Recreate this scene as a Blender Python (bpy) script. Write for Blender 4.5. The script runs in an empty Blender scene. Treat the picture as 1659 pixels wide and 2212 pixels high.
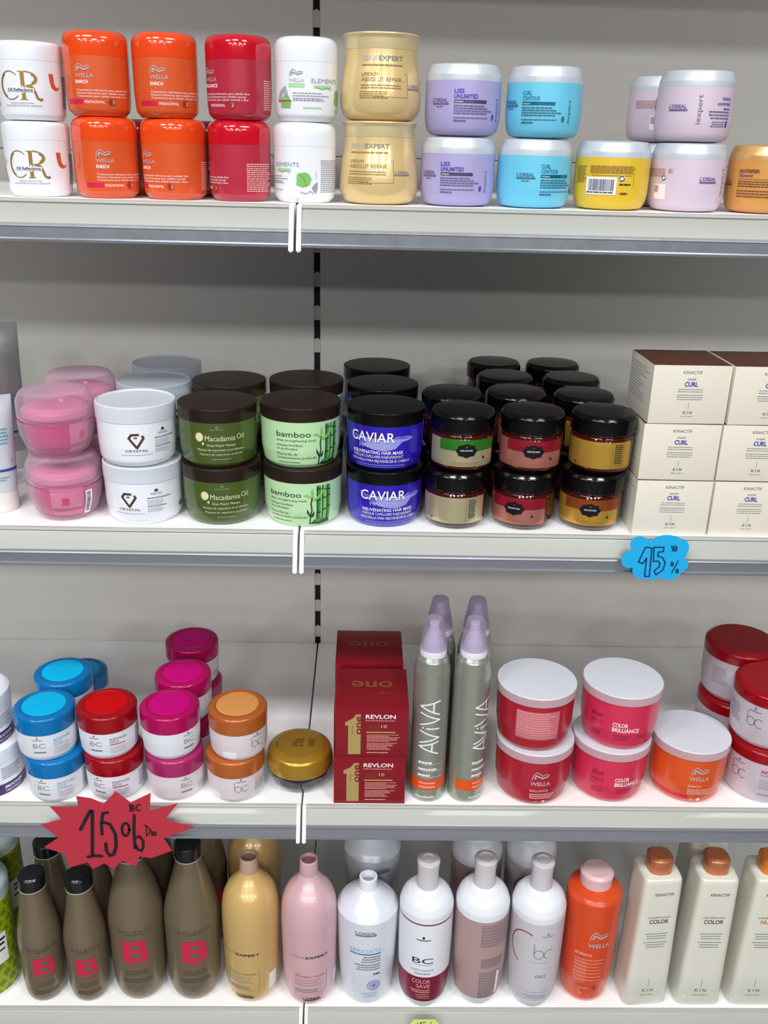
import bpy, bmesh, math, random
from mathutils import Vector, Matrix
random.seed(7)
PI = math.pi

# ------------------------------------------------------------------ camera, world, light, exposure
F_PX, PITCH, YAW, ROLL, CAMX = 2013.53, 0.373931, 0.025899, 0.025777, 0.072204
CAM_Z = 1.60
IMG_W, IMG_H = 1659.0, 2212.0
scene = bpy.context.scene
COL = scene.collection
R_ = Vector((math.cos(YAW), -math.sin(YAW), 0))
F_ = Vector((math.sin(YAW), math.cos(YAW), 0))
Zv = Vector((0, 0, 1))
FWD = F_ * math.cos(PITCH) - Zv * math.sin(PITCH)
UP0 = F_ * math.sin(PITCH) + Zv * math.cos(PITCH)
RIGHT = R_ * math.cos(ROLL) + UP0 * math.sin(ROLL)
UP = UP0 * math.cos(ROLL) - R_ * math.sin(ROLL)
EYE = Vector((CAMX, 0, CAM_Z))
cd = bpy.data.cameras.new('camera')
cam = bpy.data.objects.new('camera', cd)
COL.objects.link(cam)
m = Matrix((RIGHT, UP, -FWD)).transposed().to_4x4()
m.translation = EYE
cam.matrix_world = m
cd.sensor_fit = 'VERTICAL'
cd.sensor_height = 36.0
cd.lens = F_PX / IMG_H * 36.0
cd.clip_start = 0.02
scene.camera = cam

vs = scene.view_settings
vs.view_transform = 'Standard'
vs.look = 'None'
vs.gamma = 1.0
vs.use_curve_mapping = False
vs.exposure = 0.06

world = bpy.data.worlds.new('store_air')
scene.world = world
world.use_nodes = True
bg = world.node_tree.nodes['Background']
bg.inputs[0].default_value = (0.93, 0.95, 1.0, 1)
bg.inputs[1].default_value = 0.05

LAMPS = []
LAMP_Z = 2.98
for y, xs in ((-0.35, (-1.35, -0.35, 0.95)), (-2.9, (-2.4, -0.8, 0.8, 2.4)), (-5.4, (-2.4, -0.8, 0.8, 2.4))):
    for x in xs:
        LAMPS.append((x, y))
for x, y in LAMPS:
    ld = bpy.data.lights.new('ceiling_lamp_light', 'AREA')
    ld.shape = 'RECTANGLE'
    ld.size = 0.6
    ld.size_y = 0.3 if y > -1 else 0.6
    ld.energy = 22 if y > -1 else 52
    ld.color = (0.98, 0.99, 1.0)
    lo = bpy.data.objects.new('ceiling_lamp_light', ld)
    lo.location = (x, y, LAMP_Z)
    COL.objects.link(lo)

# ------------------------------------------------------------------ projection helpers (real rays through the lens)
def project(P):
    d = Vector(P) - EYE
    z = d.dot(FWD)
    return (IMG_W / 2 + F_PX * d.dot(RIGHT) / z, IMG_H / 2 - F_PX * d.dot(UP) / z)

def ray(px, py):
    return (FWD * F_PX + RIGHT * (px - IMG_W / 2) - UP * (py - IMG_H / 2)).normalized()

def on_y(px, py, Y):
    r = ray(px, py)
    return EYE + r * (Y / r.y)

# ------------------------------------------------------------------ materials
def lin(c):
    return tuple((x / 12.92 if x <= 0.04045 else ((x + 0.055) / 1.055) ** 2.4) for x in (v / 255.0 for v in c))

MATS = {}
def mat(name, rgb, rough=0.4, metal=0.0, coat=0.0, spec=0.5, sss=0.0, noise=0.0, film=0):
    if name in MATS:
        return MATS[name]
    mt = bpy.data.materials.new(name)
    mt.use_nodes = True
    nt = mt.node_tree
    b = nt.nodes['Principled BSDF']
    c = lin(rgb)
    b.inputs['Base Color'].default_value = (*c, 1)
    b.inputs['Roughness'].default_value = rough
    b.inputs['Metallic'].default_value = metal
    b.inputs['Coat Weight'].default_value = coat
    b.inputs['Coat Roughness'].default_value = 0.06
    b.inputs['Specular IOR Level'].default_value = spec
    if film:
        b.inputs['Thin Film Thickness'].default_value = film
    if noise:
        tc = nt.nodes.new('ShaderNodeTexCoord')
        n = nt.nodes.new('ShaderNodeTexNoise')
        n.inputs['Scale'].default_value = 90
        n.inputs['Detail'].default_value = 3
        nt.links.new(tc.outputs['Object'], n.inputs['Vector'])
        mr = nt.nodes.new('ShaderNodeMapRange')
        mr.inputs['To Min'].default_value = max(0, rough - noise)
        mr.inputs['To Max'].default_value = rough + noise
        nt.links.new(n.outputs['Fac'], mr.inputs['Value'])
        nt.links.new(mr.outputs['Result'], b.inputs['Roughness'])
    MATS[name] = mt
    return mt

def clear(name, rgb, see=0.7, rough=0.05, white=0.0, body=None):
    """clear or milky plastic: part of the light passes straight through"""
    if name in MATS:
        return MATS[name]
    mt = bpy.data.materials.new(name)
    mt.use_nodes = True
    nt = mt.node_tree
    b = nt.nodes['Principled BSDF']
    out = nt.nodes['Material Output']
    b.inputs['Base Color'].default_value = (*lin(body or rgb), 1)
    b.inputs['Roughness'].default_value = rough
    tr = nt.nodes.new('ShaderNodeBsdfTransparent')
    tr.inputs['Color'].default_value = (*lin(rgb), 1)
    mx = nt.nodes.new('ShaderNodeMixShader')
    lw = nt.nodes.new('ShaderNodeLayerWeight')
    lw.inputs['Blend'].default_value = 0.35
    mr = nt.nodes.new('ShaderNodeMapRange')
    mr.inputs['To Min'].default_value = 1 - see
    mr.inputs['To Max'].default_value = min(1.0, 1.72 - see)
    nt.links.new(lw.outputs['Facing'], mr.inputs['Value'])
    nt.links.new(mr.outputs['Result'], mx.inputs['Fac'])
    nt.links.new(tr.outputs[0], mx.inputs[1])
    nt.links.new(b.outputs[0], mx.inputs[2])
    nt.links.new(mx.outputs[0], out.inputs['Surface'])
    MATS[name] = mt
    return mt

# ------------------------------------------------------------------ object helpers
def link(name, me, parent=None):
    o = bpy.data.objects.new(name, me)
    COL.objects.link(o)
    if parent:
        o.parent = parent
    return o

def tag(o, label=None, cat=None, group=None, kind=None):
    if label: o['label'] = label
    if cat: o['category'] = cat
    if group: o['group'] = group
    if kind: o['kind'] = kind
    return o

def finish(bm, name, mats, angle=35):
    me = bpy.data.meshes.new(name)
    bmesh.ops.recalc_face_normals(bm, faces=bm.faces)
    bm.to_mesh(me)
    bm.free()
    for mt in (mats if isinstance(mats, (list, tuple)) else [mats]):
        me.materials.append(mt)
    me.polygons.foreach_set('use_smooth', [True] * len(me.polygons))
    me.set_sharp_from_angle(angle=math.radians(angle))
    return me

def fillet(pts, n=5):
    """pts: (r, z[, radius]) in mm -> rounded polyline in metres"""
    out = []
    N = len(pts)
    for i, p in enumerate(pts):
        P = Vector(p[:2])
        f = p[2] if len(p) > 2 else 0
        if f <= 0 or i == 0 or i == N - 1:
            out.append(P)
            continue
        A = Vector(pts[i - 1][:2]); B = Vector(pts[i + 1][:2])
        a = (A - P); b = (B - P)
        la, lb = a.length, b.length
        a.normalize(); b.normalize()
        ang = a.angle(b)
        if ang > PI - 0.02 and f < 90:
            out.append(P)
            continue
        d = min(f / math.tan(ang / 2), la * 0.49, lb * 0.49)
        da = db = d
        if f >= 90:                       # soft corner: the curve starts half way along both neighbours
            da, db = la * 0.5, lb * 0.5
        p0 = P + a * da
        p2 = P + b * db
        for k in range(n + 1):
            t = k / n
            out.append(p0 * (1 - t) ** 2 + P * 2 * t * (1 - t) + p2 * t * t)
    return [(max(0, v.x) / 1000, v.y / 1000) for v in out]

def sq(phi, n, ax=1.0, ay=1.0):
    """superellipse radius factor at angle phi"""
    if n == 2 and ax == ay:
        return ax
    c = abs(math.sin(phi)) / ax
    s = abs(math.cos(phi)) / ay
    return (c ** n + s ** n) ** (-1.0 / n)

def lathe_bm(prof, seg=56, n=2, ax=1.0, ay=1.0, bm=None, mi=0):
    bm = bm or bmesh.new()
    rings = []
    for r, z in prof:
        if r < 1e-6:
            rings.append([bm.verts.new((0, 0, z))])
        else:
            rings.append([bm.verts.new((r * sq(2 * PI * k / seg, n, ax, ay) * math.sin(2 * PI * k / seg),
                                        -r * sq(2 * PI * k / seg, n, ax, ay) * math.cos(2 * PI * k / seg), z)) for k in range(seg)])
    for a, b in zip(rings, rings[1:]):
        if len(a) == 1 and len(b) == 1:
            continue
        for k in range(seg):
            k2 = (k + 1) % seg
            if len(a) == 1:
                f = bm.faces.new((a[0], b[k], b[k2]))
            elif len(b) == 1:
                f = bm.faces.new((a[k], b[0], a[k2]))
            else:
                f = bm.faces.new((a[k], b[k], b[k2], a[k2]))
            f.material_index = mi
    return bm

def box_bm(x0, x1, y0, y1, z0, z1, bm=None, bev=0.0, mi=0, seg=2):
    own = bmesh.new()
    vv = [own.verts.new((x, y, z)) for x in (x0, x1) for y in (y0, y1) for z in (z0, z1)]
    for f in ((0, 1, 3, 2), (4, 6, 7, 5), (0, 4, 5, 1), (2, 3, 7, 6), (0, 2, 6, 4), (1, 5, 7, 3)):
        own.faces.new([vv[i] for i in f])
    bmesh.ops.recalc_face_normals(own, faces=own.faces)
    if bev:
        bmesh.ops.bevel(own, geom=own.edges[:], offset=bev, segments=seg, affect='EDGES', profile=0.6)
    for f in own.faces:
        f.material_index = mi
    if bm is None:
        return own
    tmp = bpy.data.meshes.new('tmp')
    own.to_mesh(tmp); own.free()
    bm.from_mesh(tmp)
    bpy.data.meshes.remove(tmp)
    return bm

def prism_bm(pts2, x0, x1):
    """extrude a (y,z) outline along x"""
    bm = bmesh.new()
    a = [bm.verts.new((x0, y, z)) for y, z in pts2]
    b = [bm.verts.new((x1, y, z)) for y, z in pts2]
    bm.faces.new(a); bm.faces.new(list(reversed(b)))
    for i in range(len(a)):
        j = (i + 1) % len(a)
        bm.faces.new((a[i], b[i], b[j], a[j]))
    return bm

# ------------------------------------------------------------------ printed artwork: flat shapes in mm, wrapped onto the product
GLYPH = {}
def text_geo(s, bold):
    key = (s, bold)
    if key in GLYPH:
        return GLYPH[key]
    cu = bpy.data.curves.new('txt', 'FONT')
    cu.body = s
    cu.size = 1.0
    cu.offset = bold
    cu.resolution_u = 3
    o = bpy.data.objects.new('txt', cu)
    COL.objects.link(o)
    dg = bpy.context.evaluated_depsgraph_get()
    me = o.evaluated_get(dg).to_mesh()
    V = [(v.co.x, v.co.y) for v in me.vertices]
    Fc = [tuple(p.vertices) for p in me.polygons]
    o.evaluated_get(dg).to_mesh_clear()
    bpy.data.objects.remove(o)
    bpy.data.curves.remove(cu)
    GLYPH[key] = (V, Fc)
    return GLYPH[key]

CAPH = None
class Art:
    def __init__(self):
        self.items = []
        self.mats = []
    def mi(self, mt):
        if mt not in self.mats:
            self.mats.append(mt)
        return self.mats.index(mt)
    def add(self, V, Fc, mt, layer):
        self.items.append((V, Fc, self.mi(mt), layer))
    def rect(self, u0, v0, u1, v1, mt, layer=0):
        self.add([(u0, v0), (u1, v0), (u1, v1), (u0, v1)], [(0, 1, 2, 3)], mt, layer)
    def poly(self, pts, mt, layer=0):
        self.add(list(pts), [tuple(range(len(pts)))], mt, layer)
    def ellipse(self, u, v, ru, rv, mt, layer=1, n=20):
        self.poly([(u + ru * math.cos(2 * PI * k / n), v + rv * math.sin(2 * PI * k / n)) for k in range(n)], mt, layer)
    def text(self, s, u, v, h, mt, w=None, al='l', layer=1, bold=0.0, rot=0, cv=False):
        """u,v: baseline anchor; h: cap height; w: width to fit; rot in degrees"""
        global CAPH
        if CAPH is None:
            CAPH = max(p[1] for p in text_geo('H', 0.0)[0])
        V, Fc = text_geo(s, bold)
        if not V:
            return
        x0 = min(p[0] for p in V); x1 = max(p[0] for p in V)
        k = h / CAPH
        kw = (w / (x1 - x0)) if w else k
        wid = (x1 - x0) * kw
        off = {'l': 0, 'c': -wid / 2, 'r': -wid}[al]
        cr, sr = math.cos(math.radians(rot)), math.sin(math.radians(rot))
        P = []
        for x, y in V:
            a = (x - x0) * kw + off
            b = y * k
            P.append((u + a * cr - b * sr, v + a * sr + b * cr))
        self.add(P, Fc, mt, layer)
    def lines(self, u, v, w, n, dv, mt, al='l', t=0.45, seed=1, layer=1, jag=0.25, rot=0):
        """rows of small print too fine to read: word-long dashes; v is the top row"""
        rnd = random.Random(seed)
        cr, sr = math.cos(math.radians(rot)), math.sin(math.radians(rot))
        for i in range(n):
            ww = w * (1 - rnd.random() * jag)
            x = {'l': 0, 'c': -ww / 2, 'r': -ww}[al]
            y = -i * dv
            end = x + ww
            while x < end:
                l = min(rnd.uniform(1.2, 3.6) * t / 0.45, end - x)
                q = [(x, y - dv * t), (x + l, y - dv * t), (x + l, y), (x, y)]
                self.add([(u + a * cr - b * sr, v + a * sr + b * cr) for a, b in q], [(0, 1, 2, 3)], mt, layer)
                x += l + 0.55
    def stroke(self, pts, w, mt, layer=1):
        for (a, b) in zip(pts, pts[1:]):
            A = Vector(a); B = Vector(b)
            d = B - A
            if d.length < 1e-6:
                continue
            nrm = Vector((-d.y, d.x)).normalized() * w / 2
            self.add([tuple(A - nrm), tuple(B - nrm), tuple(B + nrm), tuple(A + nrm)], [(0, 1, 2, 3)], mt, layer)
        for p in pts[1:-1]:
            self.ellipse(p[0], p[1], w / 2, w / 2, mt, layer + .25, 10)
    def arc(self, u, v, ru, rv, a0, a1, w, mt, layer=1, n=16):
        self.stroke([(u + ru * math.cos(math.radians(a0 + (a1 - a0) * k / n)), v + rv * math.sin(math.radians(a0 + (a1 - a0) * k / n))) for k in range(n + 1)], w, mt, layer)
    def barcode(self, u0, v0, u1, v1, white, black, horiz=False, seed=3):
        self.rect(u0, v0, u1, v1, white, 1)
        rnd = random.Random(seed)
        a0, a1 = (v0, v1) if horiz else (u0, u1)
        x = a0 + (a1 - a0) * .1
        while x < a1 - (a1 - a0) * .1:
            l = rnd.uniform(.25, .9)
            if horiz:
                self.rect(u0 + (u1 - u0) * .15, x, u1 - (u1 - u0) * .25, x + l, black, 2)
            else:
                self.rect(x, v0 + (v1 - v0) * .22, x + l, v1 - (v1 - v0) * .12, black, 2)
            x += l + rnd.uniform(.3, .8)
    def widen(self, k):
        self.items = [([(x * k, y) for x, y in V], Fc, mi, l) for V, Fc, mi, l in self.items]
        return self
    def build(self, mapf, name='printed_label', cut_u=4.0, cut_v=0, eps=0.00022):
        bm = bmesh.new()
        lay = bm.verts.layers.float.new('lay')
        for V, Fc, mi, layer in self.items:
            vv = []
            for p in V:
                q = bm.verts.new((p[0], p[1], 0))
                q[lay] = layer
                vv.append(q)
            for f in Fc:
                try:
                    fc = bm.faces.new([vv[i] for i in f])
                    fc.material_index = mi
                except ValueError:
                    pass
        us = [v.co.x for v in bm.verts]; vz = [v.co.y for v in bm.verts]
        if cut_u:
            x = math.floor(min(us) / cut_u) * cut_u + cut_u
            while x < max(us):
                bmesh.ops.bisect_plane(bm, geom=bm.verts[:] + bm.edges[:] + bm.faces[:], plane_co=(x, 0, 0), plane_no=(1, 0, 0), dist=1e-5)
                x += cut_u
        if cut_v:
            x = math.floor(min(vz) / cut_v) * cut_v + cut_v
            while x < max(vz):
                bmesh.ops.bisect_plane(bm, geom=bm.verts[:] + bm.edges[:] + bm.faces[:], plane_co=(0, x, 0), plane_no=(0, 1, 0), dist=1e-5)
                x += cut_v
        for v in bm.verts:
            v.co = Vector(mapf(v.co.x, v.co.y, eps * (v[lay] + 1)))
        me = bpy.data.meshes.new(name)
        bm.to_mesh(me)
        bm.free()
        for mt in self.mats:
            me.materials.append(mt)
        me.polygons.foreach_set('use_smooth', [True] * len(me.polygons))
        me.set_sharp_from_angle(angle=math.radians(50))
        return me

def wrap(prof, Rm, n=2, ax=1.0, ay=1.0, flip=0):
    """map (u,v) in mm onto a turned body with profile prof (metres); Rm in mm is the radius where arc length is true"""
    ps = sorted([p for p in prof], key=lambda p: p[1])
    def rad(z):
        if z <= ps[0][1]: return ps[0][0]
        for a, b in zip(ps, ps[1:]):
            if a[1] <= z <= b[1] and b[1] > a[1]:
                t = (z - a[1]) / (b[1] - a[1])
                return a[0] + (b[0] - a[0]) * t
        return ps[-1][0]
    def f(u, v, e):
        phi = u / Rm
        z = v / 1000
        r = rad(z) * sq(phi, n, ax, ay) + e
        return (r * math.sin(phi), -r * math.cos(phi), z)
    return f

# ------------------------------------------------------------------ colours
WHITE = mat('white_gloss_plastic', (238, 241, 248), 0.22, coat=0.3)
WHITE_M = mat('white_satin_plastic', (232, 234, 240), 0.42)
INK = mat('black_ink', (30, 30, 38), 0.5)
GREYINK = mat('grey_ink', (120, 122, 132), 0.5)
LGREY = mat('pale_grey_ink', (176, 180, 188), 0.5)
MGREY = mat('soft_grey_ink', (150, 150, 162), 0.5)
WINK = mat('white_ink', (245, 240, 242), 0.5)
PINKINK = mat('pale_pink_ink', (240, 178, 170), 0.5)
GOLDINK = mat('gold_ink', (176, 140, 70), 0.35, metal=0.5)
STICKER = mat('white_sticker_paper', (242, 240, 246), 0.55)
BARC = mat('barcode_ink', (70, 70, 96), 0.6)
BLACKP = mat('black_gloss_plastic', (7, 7, 9), 0.14, coat=0.1, spec=.4)
SHELFW = mat('white_shelf_enamel', (246, 246, 245), 0.38, noise=0.05)
PANEL = mat('back_panel_enamel', (212, 209, 203), 0.42, noise=0.05)
CREAM = mat('cream_price_strip', (170, 171, 164), 0.4, coat=0.1)
ALU = mat('grey_shelf_lip', (166, 170, 178), 0.24, metal=0.7, noise=0.04)
CLIPW = mat('white_end_clip', (236, 236, 236), 0.3)
DARK = mat('dark_slot', (10, 10, 13), 0.7)
POSTM = mat('upright_enamel', (190, 186, 180), 0.45)

# ------------------------------------------------------------------ shelving
SH = [CAM_Z - h for h in (0.0573, 0.4169, 0.8060, 1.1676)]       # tops of the four shelves in view
YF, YB, FH, FT = 1.0, 1.4267, 0.0406, 0.0198
X0, X1 = -1.05, 1.20
GAP = 0.0012

def shelf(side, z, label, group='white metal shelves of the gondola'):
    o = bpy.data.objects.new('shelf', None)
    COL.objects.link(o)
    xa, xb = (X0, -GAP) if side < 0 else (GAP, X1)
    o.location = ((xa + xb) / 2, YF, z)
    tag(o, label, 'shelf', group)
    hw = (xb - xa) / 2
    d = YB - YF - 0.001
    bm = box_bm(-hw, hw, 0.001, d, -0.026, 0.0, bev=0.0012)
    link('shelf_plate', finish(bm, 'shelf_plate', SHELFW), o)
    # price channel: lip on top, sloping cream face
    def fy(t):                                                    # slope of the front, t from 0 top to 1 bottom
        return -FT * t, -FH * t
    y1, z1 = -0.0118, -0.0228
    cut = 0.006
    pa, pb = (-hw, hw - .0054) if side < 0 else (-hw + .0054, hw)
    prof = [(0.0008, 0.0), (-0.0022, -0.0006), (-0.0036, -0.003), (-0.0022, -0.0046), (-.0034, -.0060), (y1 - .0012, z1), (y1 - .0008, z1 - .0014), (y1 + 0.004, z1 - .001), (0.0008, -0.006)]
    link('price_strip', finish(prism_bm(prof, pa, pb), 'price_strip', CREAM, 25), o)
    y2, z2 = fy(1.0)
    prof = [(0.0008, z1 - 0.0012), (y1 - 0.0050, z1 - .0012), (y1 - .0056, z1 - .0030), (y1 - .0044, z1 - .0036), (y2 + .0030, z2 + .0036), (y2 - .0002, z2 + .0024), (y2 - .0002, z2), (y2 + 0.004, z2), (0.0008, z2 + .006)]
    link('front_lip', finish(prism_bm(prof, pa, pb), 'front_lip', ALU, 25), o)
    # end clip at the joint
    c0, c1 = (hw - .0052, hw - .0002) if side < 0 else (-hw + .0002, -hw + .0052)
    prof = [(0.001, 0.0005), (-0.0045, 0.0), (-FT - 0.0045, -FH - 0.004), (-FT + .001, -FH - .0055), (0.001, -0.010)]
    bm = prism_bm(prof, c0, c1)
    bmesh.ops.bevel(bm, geom=bm.edges[:], offset=0.0011, segments=2, affect='EDGES')
    link('end_clip', finish(bm, 'end_clip', CLIPW), o)
    return o

names = ['top', 'second', 'third', 'bottom']
for i, z in enumerate([SH[0] + 0.36] + SH):
    for s, sn in ((-1, 'left'), (1, 'right')):
        if i == 0:
            lb = 'white metal shelf above the frame, %s of the slotted upright' % sn
        else:
            what = ['carrying orange, red and white jars', 'carrying silver-lidded jars', 'carrying pink, white and green jars', 'carrying black-lidded jars and cream boxes',
                    'with a red starburst sign on its front', 'carrying red boxes and two spray cans', 'carrying olive-brown bottles', 'carrying white pump-shaped bottles'][(i - 1) * 2 + (s > 0)]
            lb = 'white metal shelf with cream price strip, %s' % what
        shelf(s, z, lb)

# lowest base deck, floor and ceiling of the shop
def structure(name, bm, mt, **k):
    o = link(name, finish(bm, name, mt))
    tag(o, kind='structure', **k)
    return o
FLOORM = mat('shop_floor_tile', (92, 90, 88), 0.3, noise=0.08)
CEILM = mat('ceiling_tile', (225, 225, 222), 0.8)
structure('floor', box_bm(-4.5, 4.5, -7.0, 2.0, -0.05, 0.0), FLOORM)
structure('ceiling', box_bm(-4.5, 4.5, -7.0, 2.0, 3.0, 3.05), CEILM)

# back panels, one above the other on each side of the upright
PZ = [SH[2] - 0.004 + 0.7945 * 0.5 * k for k in range(-2, 5)]
for s, sn in ((-1, 'left'), (1, 'right')):
    for k in range(len(PZ) - 1):
        xa, xb = (X0, -0.0052) if s < 0 else (0.0052, X1)
        z0, z1 = PZ[k] + .0006, PZ[k + 1] - .0006
        o = link('back_panel', finish(box_bm(xa, xb, YB, YB + 0.012, z0, z1, bev=.0008), 'back_panel', PANEL))
        where = ['near the floor', 'behind the bottles', 'between the third and second shelves', 'behind the second shelf jars',
                 'behind the top shelf', 'above the frame'][k]
        tag(o, 'grey-beige back panel %s, %s of the slotted upright' % (where, sn), 'panel', 'metal back panels of the gondola')

# slotted upright
up = bpy.data.objects.new('upright_post', None)
COL.objects.link(up)
up.location = (0, YB, 0.0)
tag(up, 'pale metal upright with a column of black slots between back panels', 'post')
link('channel', finish(box_bm(-0.02, 0.02, 0.010, 0.05, 0.02, 2.3), 'channel', DARK), up)
bm = bmesh.new()
PS = 0.0497
COLX = (-0.0052, -0.0044, 0.0, 0.0044, 0.0052)
levels = [2.3]                                # z of slot tops and feet, from the top down
zt = CAM_Z - 0.1494 + PS * 14
while zt > 0.1:
    levels += [zt, zt - 0.0300]
    zt -= PS
levels.append(0.02)
rows = []
for k, z in enumerate(levels):
    foot = k % 2 == 0 and 0 < k < len(levels) - 1
    rows.append([bm.verts.new((x, 0.004, z + (0.0030 if foot and c == 2 else 0))) for c, x in enumerate(COLX)])
for k in range(len(rows) - 1):
    for c in range(4):
        if k % 2 == 0 or c in (0, 3):         # solid bars between the slots, side rails all the way down
            bm.faces.new((rows[k][c], rows[k][c + 1], rows[k + 1][c + 1], rows[k + 1][c]))
bmesh.ops.recalc_face_normals(bm, faces=bm.faces)
bmesh.ops.solidify(bm, geom=bm.faces[:], thickness=0.0012)
link('slot_strip', finish(bm, 'slot_strip', POSTM), up)

# ------------------------------------------------------------------ product placing
def solve_x(Y, z, R, H, xc):
    X = 0.0
    for _ in range(8):
        xs = []
        for zz in (z, z + H):
            for k in range(16):
                a = 2 * PI * k / 16
                xs.append(project((X + R * math.cos(a), Y + R * math.sin(a), zz))[0])
        X += (xc - (min(xs) + max(xs)) / 2) / 1750.0
    return X

MESH = {}
def parts_of(key, maker):
    """maker() -> list of (part_name, mesh, parent_index or None, label)"""
    if key not in MESH:
        MESH[key] = maker()
    return MESH[key]

def put(name, key, maker, loc, rz, label, cat, group=None, sc=(1, 1)):
    root = bpy.data.objects.new(name, None)
    COL.objects.link(root)
    root.location = loc
    root.rotation_euler = (0, 0, rz)
    root.empty_display_size = 0.02
    root.scale = (sc[0], sc[0], sc[1])
    tag(root, label, cat, group)
    made = []
    for pn, me, par, lb in parts_of(key, maker):
        o = link(pn, me, made[par] if par is not None else root)
        if lb: o['label'] = lb
        made.append(o)
    return root

def LM(prof, mt, seg=56, n=2, ax=1.0, ay=1.0, name='part', angle=35):
    return finish(lathe_bm(prof, seg, n, ax, ay), name, mt, angle)
# ------------------------------------------------------------------ common marks
def wave_logo(a, u, v, w, mt, layer=1):
    """small flowing hair emblem"""
    h = w * .55
    a.stroke([(u, v), (u + w * .05, v + h * .6), (u + w * .25, v + h), (u + w * .45, v + h * .75), (u + w * .6, v + h * .55), (u + w * .8, v + h * .75), (u + w, v + h * .6)], w * .05, mt, layer)
    a.stroke([(u + w * .15, v + h * .15), (u + w * .2, v + h * .6), (u + w * .4, v + h * .45), (u + w * .6, v + h * .25), (u + w * .8, v + h * .4), (u + w * .95, v + h * .45)], w * .09, mt, layer)

def head_logo(a, u, v, w, mt):
    """tiny silhouette over a name line"""
    a.ellipse(u + w * .5, v + w * .22, w * .09, w * .12, mt)
    a.stroke([(u, v + w * .02), (u + w * .3, v - w * .02), (u + w * .7, v - w * .02), (u + w, v + w * .02)], w * .07, mt)

def recycle(a, u, v, r, mt, layer=2):
    a.arc(u, v, r, r, 40, 200, r * .45, mt, layer, 10)
    a.arc(u, v, r, r, 220, 380, r * .45, mt, layer, 10)

# ------------------------------------------------------------------ top shelf jars
ORANGE = mat('orange_plastic', (218, 86, 38), 0.3, coat=0.5)
ORANGE_L = mat('orange_gloss_lid', (234, 74, 22), 0.14, coat=0.7)
REDW = mat('crimson_plastic', (180, 42, 64), 0.3, coat=0.5)
REDW_L = mat('crimson_gloss_lid', (200, 14, 38), 0.14, coat=0.7)
MAGPATCH = mat('magenta_print', (206, 26, 76), 0.4)
BROWNDOT = mat('brown_print', (140, 54, 28), 0.4)
GREEN_L = mat('leaf_green_print', (126, 190, 104), 0.45)
GREEN_P = mat('pale_green_print', (172, 214, 164), 0.45)
GREEN_D = mat('deep_leaf_green_print', (96, 150, 50), 0.45)
REDINK = mat('red_ink', (190, 40, 50), 0.45)

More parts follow.
